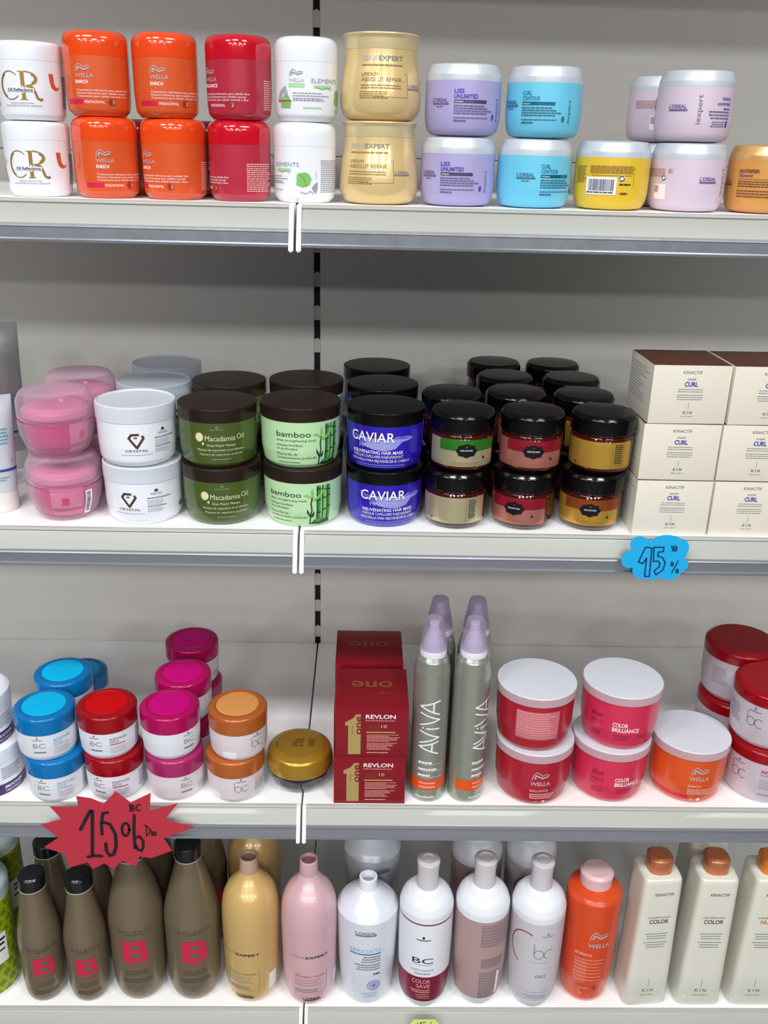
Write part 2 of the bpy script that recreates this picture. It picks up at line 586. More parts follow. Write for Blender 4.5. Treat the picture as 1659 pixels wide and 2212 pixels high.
SOFT_B = fillet([(0, 0), (26.0, 0, 2), (31.4, 5.5, 6), (32.5, 24, 15), (32.7, 55)])
SOFT_L = fillet([(0, 54.6), (32.9, 54.6, .5), (32.9, 78, 12.5), (0, 78)], 10)
def soft_jar(kind):
    def mk():
        b, l = {'o': (ORANGE, ORANGE_L), 'r': (REDW, REDW_L), 'w': (WHITE, WHITE)}[kind]
        a = Art()
        if kind in 'or':
            wave_logo(a, -19, 40, 13, LGREY)
            a.text('WELLA', -19.5, 35, 3.4, LGREY, w=16, bold=.01)
            a.text('ENRICH' if kind == 'o' else 'BRILLIANCE', -19.5, 29.4, 3.0, WINK, w=11 if kind == 'o' else 17, bold=.02)
            a.text('Tratamiento hidratante para cabello fino', -19.5, 22.6, 1.8, WINK, w=47)
            a.text('Mascara hidratante para cabello normal', -19.5, 19.9, 1.8, WINK, w=44)
            a.text('Tratamento para cabelo normal a fino', -19.5, 17.2, 1.8, WINK, w=46)
            a.rect(-31, 10.8, -14.4, 15.2, MAGPATCH if kind == 'o' else REDW)
            a.text('FINE/NORMAL', -13, 11.6, 2.6, WINK, w=18)
            a.ellipse(11, 13, 3, 3.2, BROWNDOT)
            a.arc(11.6, 13, 1.4, 1.6, -90, 90, .8, PINKINK, 2, 8)
            a.lines(44, 37, 34, 14, 2.0, PINKINK, t=.5, seed=5, jag=.35)
        else:
            wave_logo(a, -15, 41, 12, MGREY)
            a.text('WELLA', -15.5, 36, 3.2, LGREY, w=13.5)
            a.rect(-16, 31, -1.5, 35, GREEN_P)
            a.text('ELEMENTS', 4.5, 35.4, 4.0, MGREY, w=27)
            a.rect(6.5, 30.6, 24, 33.6, GREEN_P)
            a.stroke([(8, 32), (14, 30), (20, 31.5), (23, 29.5)], .8, GREEN_L)
            for k, (s, e) in enumerate(((-28, -22), (-27, -16))):
                a.arc(-14, 16, 14 - k * 2, 17 - k * 2, 110, 175, 1.6, LGREY)
            a.ellipse(-19, 24, 2.2, 6, LGREY)
            a.poly([(-25, 12.5), (-15, 12), (-14, 18), (-16, 23), (-19, 25), (-23, 22), (-25, 16)], GREEN_L, 1)
            a.rect(-28, 18.3, -13.5, 19.3, REDINK, 2)
            a.lines(-12, 26.5, 34, 3, 2.4, MGREY, t=.4, seed=2)
            a.lines(-12, 20, 30, 1, 2, MGREY, t=.5, seed=4)
            a.rect(-3, 11.8, 14, 13.4, GREEN_P)
            a.poly([(29, 17.5), (35, 15.5), (41, 18), (43, 24), (40, 29), (36, 30.5), (29.5, 28)], GREEN_L, 1)
            a.stroke([(30.5, 30), (36, 24), (38, 16)], .5, GREEN_D, 2)
            a.poly([(43, 15), (47, 9), (49, 14), (49, 21), (46, 19)], MGREY, 1)
            a.stroke([(32, 11), (38, 9.5), (42, 12), (45, 9)], 1.4, LGREY)
            a.text('naturals', 48, 24, 1.6, LGREY, rot=90)
            a.lines(52, 42, 30, 17, 1.9, MGREY, t=.42, seed=6, jag=.15)
        me = a.widen(1.13).build(wrap(SOFT_B, 32.7, 2.35))
        return [('body', LM(SOFT_B, b, n=2.35, name='jar_body'), None, None), ('lid', LM(SOFT_L, l, n=2.35, name='jar_lid'), None, None), ('printed_label', me, None, None)]
    return ('soft' + kind, mk, 33, 78)

BRUSH = mat('burnt_orange_print', (206, 92, 40), 0.4)
CR_B = fillet([(0, 0), (28, 0, 3), (31.2, 5, 5), (32.6, 26, 15), (33, 54)])
CR_L = fillet([(0, 53.6), (33.2, 53.6, .5), (33, 70.5, 5.5), (20, 72, 3), (0, 72)])
def cr_jar():
    def mk():
        a = Art()
        # interlaced serif C and R drawn as thick and thin strokes
        a.arc(-17.5, 31, 9.5, 12.6, 46, 314, .8, GOLDINK, 1, 24)
        a.arc(-17.2, 31, 9.2, 12.0, 120, 240, 1.9, GOLDINK, 1, 16)
        a.rect(-9.6, 43.0, -4.5, 43.8, GOLDINK)
        a.rect(-7.6, 18.2, -4.2, 43.5, GOLDINK)
        a.rect(-9.4, 18.0, -2.6, 18.8, GOLDINK)
        a.arc(-4, 37.2, 9.5, 6.4, -88, 90, 1.2, GOLDINK, 1, 12)
        a.arc(-4, 37.2, 9.3, 5.6, -50, 50, 2.6, GOLDINK, 1, 10)
        a.stroke([(-3, 30.8), (2, 29.5), (4, 25), (5.5, 20), (8, 18.4), (10, 19.5)], 2.0, GOLDINK)
        a.rect(-21, 25.4, 3, 28.8, WHITE, 1.4)
        a.text('Oil Reflections', -20, 25.9, 2.6, INK, w=22, layer=2, bold=.02)
        a.text('LUMINOUS REBOOST MASK', -8.5, 14.6, 1.3, GREYINK, w=21, al='c')
        a.text('MASQUE REBOOSTEUR DE LUMINOSITE', -8, 12.2, 1.4, GREYINK, w=34, al='c')
        a.poly([(17, 42.5), (21.5, 42.5), (22, 34), (24, 30.5), (27, 30), (27.5, 32.5), (28, 30), (26, 28), (22, 27.6), (19, 30), (17.6, 35)], BRUSH, 1)
        a.stroke([(-45, 40), (-41, 26), (-37, 13)], 3, GOLDINK)
        a.lines(33, 41, 12, 15, 2.0, GREYINK, t=.6, seed=8)
        a.stroke([(-42, 34), (-38, 31), (-35, 36), (-33, 30)], .8, LGREY)
        me = a.widen(1.12).build(wrap(CR_B, 33))
        return [('body', LM(CR_B, WHITE, name='jar_body'), None, None), ('lid', LM(CR_L, WHITE, name='jar_lid'), None, None), ('printed_label', me, None, None)]
    return ('cr', mk, 33, 72)

GOLDP = mat('pearl_gold_plastic', (228, 200, 140), 0.26, metal=0.2, coat=0.5)
GOLDP_L = mat('pearl_gold_lid', (222, 202, 156), 0.30, metal=0.25, coat=0.3)
BROWNINK = mat('brown_ink', (150, 116, 60), 0.5)
GB_B = fillet([(0, 0), (25, 0, 4), (33, 3.0, 90), (37.4, 15, 90), (35.6, 38, 90), (32.6, 56, 90), (32.3, 66)], 7)
GB_L = fillet([(0, 65.6), (32.6, 65.6, .6), (32.8, 76, 5), (34.5, 79.0, 1.0), (34.2, 80.5, .9), (30, 80.5, .5), (0, 80.2)])
def gold_jar():
    def mk():
        a = Art()
        a.text('SERIE', -20, 55, 4.2, LGREY, w=16)
        a.text('EXPERT', -3.5, 55, 4.2, GREYINK, w=24, bold=.015)
        a.lines(-20, 51.5, 40, 1, 1.8, BROWNINK, t=.7, seed=2, jag=.01)
        a.text('LIPIDIUM', -19, 41, 3.0, BROWNINK, w=15)
        a.text('ABSOLUT REPAIR', -19, 36, 3.6, BROWNINK, w=37)
        a.lines(-19, 33, 38, 2, 2.4, BROWNINK, t=.4, seed=3)
        a.lines(-20, 27, 26, 4, 1.9, BROWNINK, t=.4, seed=4)
        a.stroke([(22, 43.5), (24, 43.5), (24, 22), (-8, 22)], .35, GREYINK)
        a.text("L'OREAL", 25.5, 31, 2.8, GREYINK, w=15)
        a.rect(24.5, 29, 42, 30.4, GREYINK)
        me = a.build(wrap(GB_B, 36), cut_v=5)
        return [('body', LM(GB_B, GOLDP, name='jar_body'), None, None), ('lid', LM(GB_L, GOLDP_L, name='jar_lid'), None, None), ('printed_label', me, None, None)]
    return ('gold', mk, 34.5, 80.5)

SILVL = mat('pearl_silver_lid', (206, 213, 222), 0.36, metal=0.15, coat=0.15)
PEACHL = mat('pearl_peach_lid', (222, 174, 112), 0.28, metal=0.3, coat=0.2)
CB_B = fillet([(0, 0), (23, 0, 2), (32.5, 2.0, 90), (35.6, 14, 90), (35.8, 30, 90), (35.3, 51.2)], 6)
CB_L = fillet([(0, 50.8), (35.2, 50.8, .6), (35.0, 57, 6), (31.8, 66.4, 2.6), (20, 67.4, 3), (0, 67.4)], 6)
LILAC = mat('lilac_plastic', (172, 164, 212), 0.35, coat=0.15)
SKY = mat('sky_blue_plastic', (108, 200, 230), 0.35, coat=0.15)
YELL = mat('yellow_plastic', (228, 190, 52), 0.35, coat=0.15)
PALEP = mat('pale_pink_plastic', (216, 198, 216), 0.35, coat=0.15)
PEACH = mat('peach_plastic', (214, 150, 76), 0.3, coat=0.2)
VIOINK = mat('violet_ink', (84, 66, 170), 0.45)
TEALINK = mat('teal_foil', (24, 126, 150), 0.25, metal=0.5)
TEALTXT = mat('teal_ink', (24, 130, 170), 0.45)
LILFOIL = mat('lilac_foil', (130, 118, 160), 0.2, metal=0.7, film=480)
LINKV = mat('slate_violet_ink', (110, 98, 140), 0.5)
LINKB = mat('slate_blue_ink', (58, 108, 138), 0.5)
OCHRE = mat('ochre_ink', (160, 124, 34), 0.5)
ROSEINK = mat('rose_brown_ink', (186, 150, 150), 0.5)
PEACHINK = mat('dark_peach_ink', (110, 66, 44), 0.5)
def band_jar(kind):
    def mk():
        body, ink, big, foil, lid = {'lilac': (LILAC, LINKV, VIOINK, LILFOIL, SILVL), 'sky': (SKY, LINKB, TEALTXT, TEALINK, SILVL), 'yellow': (YELL, OCHRE, INK, OCHRE, SILVL),
                                     'pink': (PALEP, LINKV, LINKV, VIOINK, SILVL), 'peach': (PEACH, PEACHINK, PEACHINK, BROWNINK, PEACHL)}[kind]
        a = Art()
        if kind in ('lilac', 'sky'):
            w1, w2 = {'lilac': ('LISS', 'UNLIMITED'), 'sky': ('CURL', 'CONTOUR')}[kind]
            a.text(w1, -8, 39.6, 3.6, big, w=9, bold=.02)
            a.text(w2, -8, 34.8, 3.6, big, w=22 if kind == 'lilac' else 17, bold=.02)
            a.rect(-8, 30.2, 23, 33.4, foil)
            a.text('masque', -7, 31, 1.7, WINK, layer=2)
            a.lines(-8, 28.6, 38, 4, 2.3, ink, t=.55, seed=2)
            a.lines(-8, 17.5, 34, 1, 2, ink, t=.5, seed=7, jag=.1)
            a.lines(-8, 15.0, 12, 1, 2.2, ink, t=.7, seed=8)
            a.ellipse(31.5, 18, 1.5, 3, LINKB if kind == 'sky' else VIOINK)
            a.text('expert', 39, 14, 3.0, ink, w=22, rot=90)
            a.text("L'OREAL", -31, 31.2, 3.4, ink, w=17, bold=.02)
            a.rect(-31, 28.6, -13, 30.4, ink)
            a.lines(-26, 27.5, 8, 1, 1.6, ink, t=.6, seed=3)
        elif kind == 'yellow':
            a.lines(-21, 43.5, 43, 6, 1.3, ink, t=.62, seed=3, jag=.05)
            a.lines(-38, 43, 14, 9, 1.9, ink, t=.6, seed=4)
            a.stroke([(-19, 34.3), (20, 34.3)], .5, ink)
            a.barcode(-24, 15.5, 5.5, 32.5, STICKER, BARC)
            a.lines(-23, 18.3, 26, 1, 1.6, BARC, t=.8, layer=2, seed=9, jag=.02)
            recycle(a, 10, 31.5, 2.2, INK)
            a.ellipse(10, 31.5, 3.0, 3.0, STICKER, 1)
            a.lines(8, 26.5, 13, 1, 2.5, INK, t=.6, seed=5)
            a.ellipse(13, 17, 4.2, 1.0, PEACHINK)
            a.rect(22, 24, 22.4, 42, ink)
        elif kind == 'pink':
            a.text("L'OREAL", -29, 31.5, 3.2, ink, w=17, bold=.02)
            a.rect(-29, 28.6, -11, 30.6, ink)
            a.text('iexpert', 1.5, 17, 4.6, GREYINK, w=27, rot=90)
            a.text('lumino', 32, 39.5, 3.2, ink, w=11, al='r', bold=.02)
            a.text('contrast', 32, 34.8, 3.2, ink, w=16, al='r', bold=.02)
            a.lines(32, 32, 9, 1, 1.8, VIOINK, al='r', t=.7, seed=3)
            a.lines(32, 29.2, 28, 3, 2.9, ink, al='r', t=.45, seed=5)
            a.lines(27, 19.5, 18, 3, 2.0, ink, al='r', t=.4, seed=6)
            a.rect(28.5, 14.5, 31.5, 20.5, VIOINK)
            a.lines(-92, 42, 30, 5, 1.7, ROSEINK, t=.6, seed=12, jag=.02)
            a.rect(-74, 12, -60, 27, STICKER)
            recycle(a, -63, 33, 2.0, INK)
            a.ellipse(-63, 33, 2.8, 2.8, STICKER, 1)
            a.rect(-73, 19, -68.5, 25.5, ROSEINK, 2)
            a.lines(-59, 42, 5, 3, 1.6, ROSEINK, t=.6, seed=11)
        else:
            a.text('NUTRIFIER', -22, 40, 3.2, ink, w=20, bold=.03)
            a.text('Glycerol', -22, 36, 2.8, VIOINK, w=14, bold=.02)
            a.stroke([(-22, 33.8), (24, 33.8)], .4, ink)
            a.lines(-22, 32, 42, 3, 2.3, ink, t=.5, seed=3)
            a.lines(-22, 23, 40, 3, 2.8, ink, t=.45, seed=4)
            a.text("L'OREAL", -44, 29, 3, ink, w=14)
            a.rect(-44, 27, -30, 28.2, ink)
        me = a.build(wrap(CB_B, 35.6), cut_v=6)
        return [('body', LM(CB_B, body, name='jar_body'), None, None), ('lid', LM(CB_L, lid, name='jar_lid'), None, 'satin silver lid' if kind != 'peach' else 'pearly peach lid'), ('printed_label', me, None, None)]
    return ('band' + kind, mk, 35.7, 67.5)

# ------------------------------------------------------------------ second shelf
PINKCUP = mat('pink_inner_cup', (206, 84, 138), 0.35)
PINKPAN = mat('pink_printed_panel', (226, 150, 178), 0.4)
MAGSQ = mat('magenta_ink', (212, 42, 110), 0.4)
ACRYL = clear('clear_pink_acrylic', (253, 234, 243), 0.93, 0.04, body=(228, 196, 214))
PJ_O = fillet([(0, 0), (27, 0, 3), (36, 8, 14), (42.6, 26, 14), (43.4, 42)], 6)
PJ_I = fillet([(0, 4), (27, 4, 6), (34.5, 14, 8), (36.5, 41, 2), (0, 41.2)], 6)
PJ_L = fillet([(0, 42.6), (42.6, 42.6, .4), (43.2, 45, .6), (42.9, 47.4, .6), (43.2, 50, .6), (42.9, 52.4, .6), (43.2, 55, 1), (43.2, 62, 6), (38, 72, 5), (25, 73, 2), (0, 73)], 4)
PJ_LI = fillet([(0, 43), (37, 43, 1), (38.5, 46, 2), (38.0, 52, 3), (30, 56, 5), (0, 57)])
PINKSEAL = mat('pink_inner_seal', (222, 156, 184), 0.35)
def pink_jar():
    def mk():
        a = Art()
        a.rect(-15, 7, 24, 40, PINKPAN)
        a.rect(-2, 20, 6.5, 29, MAGSQ, 1)
        a.stroke([(-12, 15.5), (18, 15.5)], 1.0, MAGSQ)
        me = a.build(wrap(PJ_I, 36), cut_v=6)
        b = Art()
        b.barcode(27, 8, 36, 37, STICKER, BARC, horiz=True)
        me2 = b.build(wrap(PJ_O, 43), cut_v=4, name='barcode_sticker')
        return [('outer_shell', LM(PJ_O, ACRYL, name='outer_shell'), None, 'clear outer shell'), ('inner_cup', LM(PJ_I, PINKCUP, name='inner_cup'), None, None), ('printed_panel', me, 1, None),
                ('lid', LM(PJ_L, ACRYL, name='jar_lid'), None, 'clear ribbed lid'), ('inner_seal', LM(PJ_LI, PINKSEAL, name='inner_seal'), 3, None), ('barcode_sticker', me2, None, 'white barcode sticker')]
    return ('pinkj', mk, 43.4, 73)

MILK = clear('milky_clear_lid', (236, 242, 248), 0.35, 0.25, body=(238, 243, 250))
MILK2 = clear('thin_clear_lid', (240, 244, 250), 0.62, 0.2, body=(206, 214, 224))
BRONZE = mat('bronze_foil', (112, 84, 58), 0.3, metal=0.6)
CY_B = fillet([(0, 0), (38, 0, 3), (43, 6, 7), (44.4, 22, 12), (44.8, 50), (43, 51), (43, 56), (0, 56)], 5)
CY_L = fillet([(44.6, 50.6), (45.6, 50.6, .4), (45.6, 68.2, 1.6), (43.4, 69, .6), (42.6, 67.4, .8), (0, 67.2)])
def crystal_jar(back=False):
    def mk():
        a = Art()
        # faceted V emblem
        a.stroke([(3.6, 38.4), (-5.0, 38.4), (-8.0, 34.6), (0.4, 23.4)], 2.6, BRONZE)
        a.stroke([(0.0, 22.6), (8.2, 34.4), (6.6, 37.2)], 2.6, BRONZE)
        a.stroke([(1.2, 34.8), (-2.6, 34.8)], 1.4, BRONZE)
        a.text('CRYSTAL', 0, 18.6, 2.5, GREYINK, w=26, al='c', bold=.02)
        a.stroke([(-18, 15), (18, 15)], .4, GREYINK)
        a.rect(30, 40.5, 34, 43.5, BRONZE)
        a.text('ARUAL', 32, 37, 2.8, GREYINK, w=14, al='c')
        a.lines(21, 34, 32, 1, 2, GREYINK, t=.6, seed=2, jag=.1)
        a.lines(21, 31, 20, 4, 1.7, LGREY, t=.45, seed=3)
        a.lines(21, 24, 24, 1, 2, GREYINK, t=.6, seed=4)
        a.lines(21, 21, 20, 3, 1.7, LGREY, t=.45, seed=5)
        for k in range(4):
            a.rect(66 + k * 2.6, 18, 68 + k * 2.6, 20.4, GREYINK)
            a.rect(66 + k * 2.6, 14.6, 68 + k * 2.6, 17.2, INK)
        me = a.build(wrap(CY_B, 44.8), cut_v=8)
        return [('body', LM(CY_B, WHITE, name='jar_body'), None, None), ('lid', LM(CY_L, MILK2 if back else MILK, name='jar_lid'), None, 'translucent frosted lid'), ('printed_label', me, None, None)]
    return ('crystal%d' % back, mk, 45.6, 69)

LIDBR = mat('dark_brown_lid', (40, 28, 22), 0.28, coat=0.15, spec=.35)
LIDBK = mat('black_lid', (9, 9, 11), 0.22, coat=0.12, spec=.3)
OLIVE = mat('olive_green_label', (72, 90, 34), 0.22, coat=0.6)
MINT = mat('mint_green_label', (188, 226, 176), 0.28, coat=0.5)
BLUEC = mat('ultramarine_label', (44, 26, 176), 0.22, coat=0.5)
MACTXT = mat('cream_ink', (222, 218, 180), 0.5)
BAMG = mat('bamboo_green_print', (66, 150, 58), 0.4)
BAMD = mat('dark_bamboo_print', (24, 66, 34), 0.4)
BAML = mat('bright_bamboo_print', (128, 198, 92), 0.4)
DGREEN = mat('bottle_green_ink', (34, 52, 40), 0.5)
BLPALE = mat('pale_blue_swoosh', (150, 152, 226), 0.35)
BLPALE2 = mat('mid_blue_swoosh', (96, 92, 206), 0.35)
WJ_B = fillet([(0, 0), (37, 0, 3), (41.5, 5, 6), (44, 20, 14), (44.6, 54)], 5)
WJ_L = fillet([(0, 53.6), (44.9, 53.6, .4), (45.2, 68.6, 1.0), (43.6, 69.2, .6), (0, 69.4)])
def wide_jar(kind):
    def mk():
        body, lid = {'mac': (OLIVE, LIDBR), 'bam': (MINT, LIDBR), 'cav': (BLUEC, LIDBK)}[kind]
        a = Art()
        if kind == 'mac':
            a.text('HAIR EXPERT', 0, 45.5, 1.6, MGREY, w=17, al='c')
            a.arc(0, 49, 1.4, 1.2, 0, 300, .5, LGREY)
            a.ellipse(-20.5, 37.5, 4.6, 5.2, MACTXT)
            a.arc(-20.5, 37.5, 5.0, 5.6, 90, 290, 1.0, GOLDINK, 2)
            a.ellipse(-16.5, 30, 1.2, 1.8, MACTXT)
            a.text('Macadamia', -14, 33.4, 6.0, MACTXT, w=34)
            a.text('Oil', 21.5, 34.6, 6.0, MACTXT, w=9)
            a.text('Deep Repair Masque', 4, 27.2, 2.6, MACTXT, w=32, al='c')
            a.text('Masque de reparation en profondeur', 4, 21.8, 2.5, MACTXT, w=54, al='c')
            a.text('Mascara de reparacion profunda', 4, 16.4, 2.5, MACTXT, w=50, al='c')
            a.lines(4, 12, 28, 1, 1.6, LGREY, al='c', t=.5, seed=2)
        elif kind == 'bam':
            a.text('bamboo', -28, 37.5, 6.0, DGREEN, w=39)
            a.text('deep strengthening mask', -28, 32.4, 2.3, DGREEN, w=45)
            a.text('masque fortifiant', -28, 27.0, 2.5, DGREEN, w=30)
            a.text('en profondeur', -28, 22.8, 2.5, DGREEN, w=25)
            a.text('Mascarilla de', -28, 16.6, 2.5, DGREEN, w=24)
            a.text('fortalecimiento profundo', -28, 12.2, 2.5, DGREEN, w=46)
            a.lines(-27, 8.4, 26, 1, 1.6, DGREEN, t=.5, seed=3, jag=.05)
            a.stroke([(21, 4), (21.5, 14), (23, 22), (22, 30), (23.5, 38)], 1.5, BAMD)
            a.poly([(23, 37), (21.8, 42), (23.2, 49), (25.0, 43), (24.4, 37)], BAML, 2)
            a.poly([(22, 38), (17, 41.5), (13, 39.5), (17, 39), (21, 36.5)], BAML, 2)
            a.poly([(24, 35), (29, 38), (34, 43), (38, 48), (36, 41), (30, 35), (25, 32.5)], BAML, 3)
            a.poly([(20.5, 14), (17.5, 19), (17.2, 24), (19.5, 20), (21.5, 15)], BAMD, 2)
            a.poly([(22.5, 16), (26, 21), (25.5, 15), (23, 12.5)], BAMD, 2)
            for i, (u, c1) in enumerate(((31, BAMG), (37.5, BAML), (43.5, BAMG))):
                a.rect(u - 2.4, 8, u + 2.4, 50.5, c1, 1)
                a.rect(u - 2.4, 8, u - 1.0, 50.5, BAMD, 2)
                for vv in (18 + i * 3, 33 + i * 2, 46 - i):
                    a.rect(u - 2.8, vv, u + 2.8, vv + 1.4, BAMD, 2)
            a.poly([(21, 4.5), (27, 10), (34, 8), (44, 9.5), (47, 5), (34, 2.8)], BAMD, 2)
            a.poly([(25, 7), (31, 11.5), (40, 10), (33, 7.5)], BAMG, 3)
        else:
            a.poly([(-45, 46), (-34, 42), (-22, 40.5), (-10, 40), (6, 39), (14, 42.5), (28, 42.5), (35, 40), (27, 37), (20, 36), (12, 28), (0, 25.5), (-14, 27), (-26, 31), (-36, 38)], BLPALE, 1)
            a.poly([(-45, 46), (-34, 42), (-28, 40.8), (-22, 34), (-28, 33), (-36, 38)], BLPALE2, 1.5)
            a.poly([(8, 40), (20, 42.6), (34, 40.2), (22, 39.4)], BLPALE2, 1.5)
            a.text('CAVIAR', -15, 35.4, 11, INK, w=53, al='c', layer=2, bold=.01)
            a.text('CAVIAR', -15.5, 36.0, 11, WINK, w=53, al='c', layer=3, bold=.01)
            a.text('HAIR CARE', -11.5, 28.6, 5.0, LGREY, w=38, al='c', layer=2)
            a.text('REJUVENATING HAIR MASK', -9, 21.6, 3.7, WINK, w=62, al='c', bold=.01)
            a.text('MASQUE CAPILLAIRE RAJEUNISSANT', -9, 16.8, 3.2, WINK, w=62, al='c')
            a.text('MASCARILLA PARA REJUVENECER EL CABELLO', -6, 11.6, 3.2, WINK, w=74, al='c')
            a.lines(-6, 8.5, 68, 2, 2.6, BLPALE, al='c', t=.35, seed=2, jag=.1)
        me = a.build(wrap(WJ_B, 44.4), cut_v=8)
        return [('body', LM(WJ_B, body, name='jar_body'), None, None), ('lid', LM(WJ_L, lid, name='jar_lid'), None, None), ('printed_label', me, None, None)]
    return ('wide' + kind, mk, 45.2, 69.4)

AMBER = mat('amber_red_glass', (64, 14, 6), 0.06, coat=0.6)
AM_B = fillet([(0, 0), (28, 0, 2), (34, 5, 6), (35.8, 10, 6), (36, 38, 4), (34.5, 43, 2), (33, 44.5, 1), (33.6, 46.2, .8), (33, 47)], 5)
AM_L = fillet([(0, 46.6), (37.0, 46.6, .6), (37.4, 63, 4), (34, 67.6, 3), (0, 68)], 6)
FOILS = {k: mat(k + '_foil_label', c, 0.33, metal=0.6) for k, c in dict(champagne=(206, 196, 160), rose=(206, 130, 120), gold=(214, 168, 70), green=(60, 150, 50), crimson=(176, 36, 60), copper=(170, 84, 40)).items()}
BADGE = mat('black_badge_print', (16, 14, 16), 0.3)
def amber_jar(foot, head):
    def mk():
        a = Art()
        W = 44
        a.rect(-W, 8.5, W, 39.5, FOILS[foot], 0)
        a.rect(-26, 27, W, 39.5, FOILS[head], 1) if head else None
        if head:
            # scalloped oval badge
            pts = []
            for k in range(48):
                t = 2 * PI * k / 48
                rr = 1 + .07 * math.cos(8 * t)
                pts.append((6 + 11.5 * rr * math.cos(t), 27.5 + 7.6 * rr * math.sin(t)))
            a.poly(pts, BADGE, 2)
            a.lines(6, 28.8, 14, 1, 2.2, MGREY, al='c', t=.8, seed=3, layer=3, jag=.05)
            a.ellipse(6, 32, 1.1, 1.1, FOILS[head], 3)
            a.lines(6, 14, 34, 2, 2.4, BROWNINK, al='c', t=.3, seed=4, layer=2)
            a.ellipse(27, 19, 1.4, 1.4, BADGE, 2)
        else:
            a.lines(-30, 37, 12, 12, 2.1, BROWNINK, t=.35, seed=5, layer=1)
            recycle(a, -26, 12.5, 1.5, INK)
            a.lines(20, 37, 11, 10, 2.3, INK, t=.45, seed=6, layer=1)
            a.rect(17, 9, 17.3, 39, BROWNINK, 1)
        a2 = a.build(wrap(AM_B, 36), cut_v=5, cut_u=4, eps=0.0003)
        return [('glass_body', LM(AM_B, AMBER, name='glass_body'), None, None), ('lid', LM(AM_L, BLACKP, name='jar_lid'), None, None), ('foil_label', a2, None, None)]
    return ('amber' + foot + str(head), mk, 37.4, 68)

# cream cartons
CARTON = mat('cream_carton', (228, 222, 206), 0.5)
CARTTOP = mat('copper_brown_carton_top', (96, 50, 30), 0.35, metal=0.2)
CURLB = mat('curl_blue_ink', (58, 78, 176), 0.5)
def flat_map(y, x0=0, z0=0):
    return lambda u, v, e: (x0 + u / 1000, y - e, z0 + v / 1000)
def carton():
    def mk():
        w, d, h = 88, 84, 66.6
        bm = box_bm(-w / 2000, w / 2000, 0, d / 1000, 0, h / 1000, bev=.0007)
        for f in bm.faces:
            if f.normal.z > .9:
                f.material_index = 1
        me = finish(bm, 'carton_box', [CARTON, CARTTOP])
        a = Art()
        a.text('KINACTIF', 0, 57, 3.4, GREYINK, w=21, al='c')
        a.text('mask', 0, 50, 2.8, GREYINK, w=10, al='c')
        a.text('CURL', 0, 43, 4.9, CURLB, w=15, al='c', bold=.03)
        a.lines(0, 40, 32, 2, 2.6, GREYINK, al='c', t=.3, seed=2, jag=.15)
        a.lines(0, 33.6, 32, 3, 2.5, GREYINK, al='c', t=.3, seed=5, jag=.15)
        a.stroke([(0, 17), (0, 24)], .35, GREYINK)
        a.text('K I N', 0, 11.6, 3.0, GREYINK, w=10, al='c', bold=.03)
        a.text('200ml 6.8fl.oz', 0, 8, 1.2, GREYINK, w=14, al='c')
        me2 = a.build(flat_map(0), cut_u=0)
        b = Art()
        b.lines(-38, 58, 74, 12, 3.4, LGREY, t=.3, seed=9, jag=.5)
        me3 = b.build(lambda u, v, e: (-w / 2000 - e, (44 - u) / 1000, v / 1000), cut_u=0, name='side_print')
        return [('box', me, None, None), ('printed_label', me2, None, None), ('side_print', me3, None, None)]
    return ('carton', mk, 44, 66.6)

# tubes standing on their caps
TUBEM = mat('pearl_white_tube', (206, 214, 222), 0.28, metal=0.15, coat=0.3)
TUBES = mat('silver_grey_tube', (178, 180, 182), 0.3, metal=0.3, coat=0.3)
TEALT = mat('teal_print', (56, 160, 170), 0.4)
NAVYT = mat('navy_print', (24, 80, 140), 0.4)
CAPW = mat('pearl_cap', (222, 218, 214), 0.35)
def tube(kind, H):
    R = 19 if kind == 'w' else 22
    def mk():
        cap = fillet([(0, 0), (R * .92, 0, 1.5), (R * .97, 26, 2), (0, 26)])
        bm = bmesh.new()
        rings = []
        seg = 48
        N = 16
        for i in range(N + 1):
            t = i / N
            z = 26 + (H - 26) * t
            k = max(0.03, 1 - t ** 1.35 * 1.0) if t < .93 else 0.03
            rx = R * (1 + 0.22 * t)
            ry = R * k
            if t >= .93:
                ry = .8
            rings.append([bm.verts.new((rx * math.sin(2 * PI * j / seg) / 1000, -ry * math.cos(2 * PI * j / seg) / 1000, z / 1000)) for j in range(seg)])
        for p, q in zip(rings, rings[1:]):
            for j in range(seg):
                bm.faces.new((p[j], q[j], q[(j + 1) % seg], p[(j + 1) % seg]))
        bm.faces.new(rings[0]); bm.faces.new(rings[-1])
        body = finish(bm, 'tube_body', TUBEM if kind == 'w' else TUBES, 50)
        def mp(u, v, e):
            t = (v - 26) / (H - 26)
            k = max(0.03, 1 - max(t, 0) ** 1.35)
            rx = R * (1 + 0.22 * t); ry = R * k
            phi = u / R
            return (rx * math.sin(phi) / 1000, -(ry * math.cos(phi)) / 1000 - e * 2, v / 1000)
        a = Art()
        a.rect(-30, 50, 24, 53, NAVYT)
        a.text('y', 12, 60, 5, TEALT)
        a.lines(-20, 44, 30, 2, 3, TEALT, t=.4, seed=3)
        a.lines(-10, 100 if H > 130 else 90, 24, 5, 4, TEALT, t=.4, seed=4)
        me = a.build(mp, cut_v=8)
        return [('tube_body', body, None, None), ('cap', LM(cap, CAPW, name='tube_cap'), None, None), ('printed_label', me, None, None)]
    return ('tube%s%d' % (kind, H), mk, R, H)
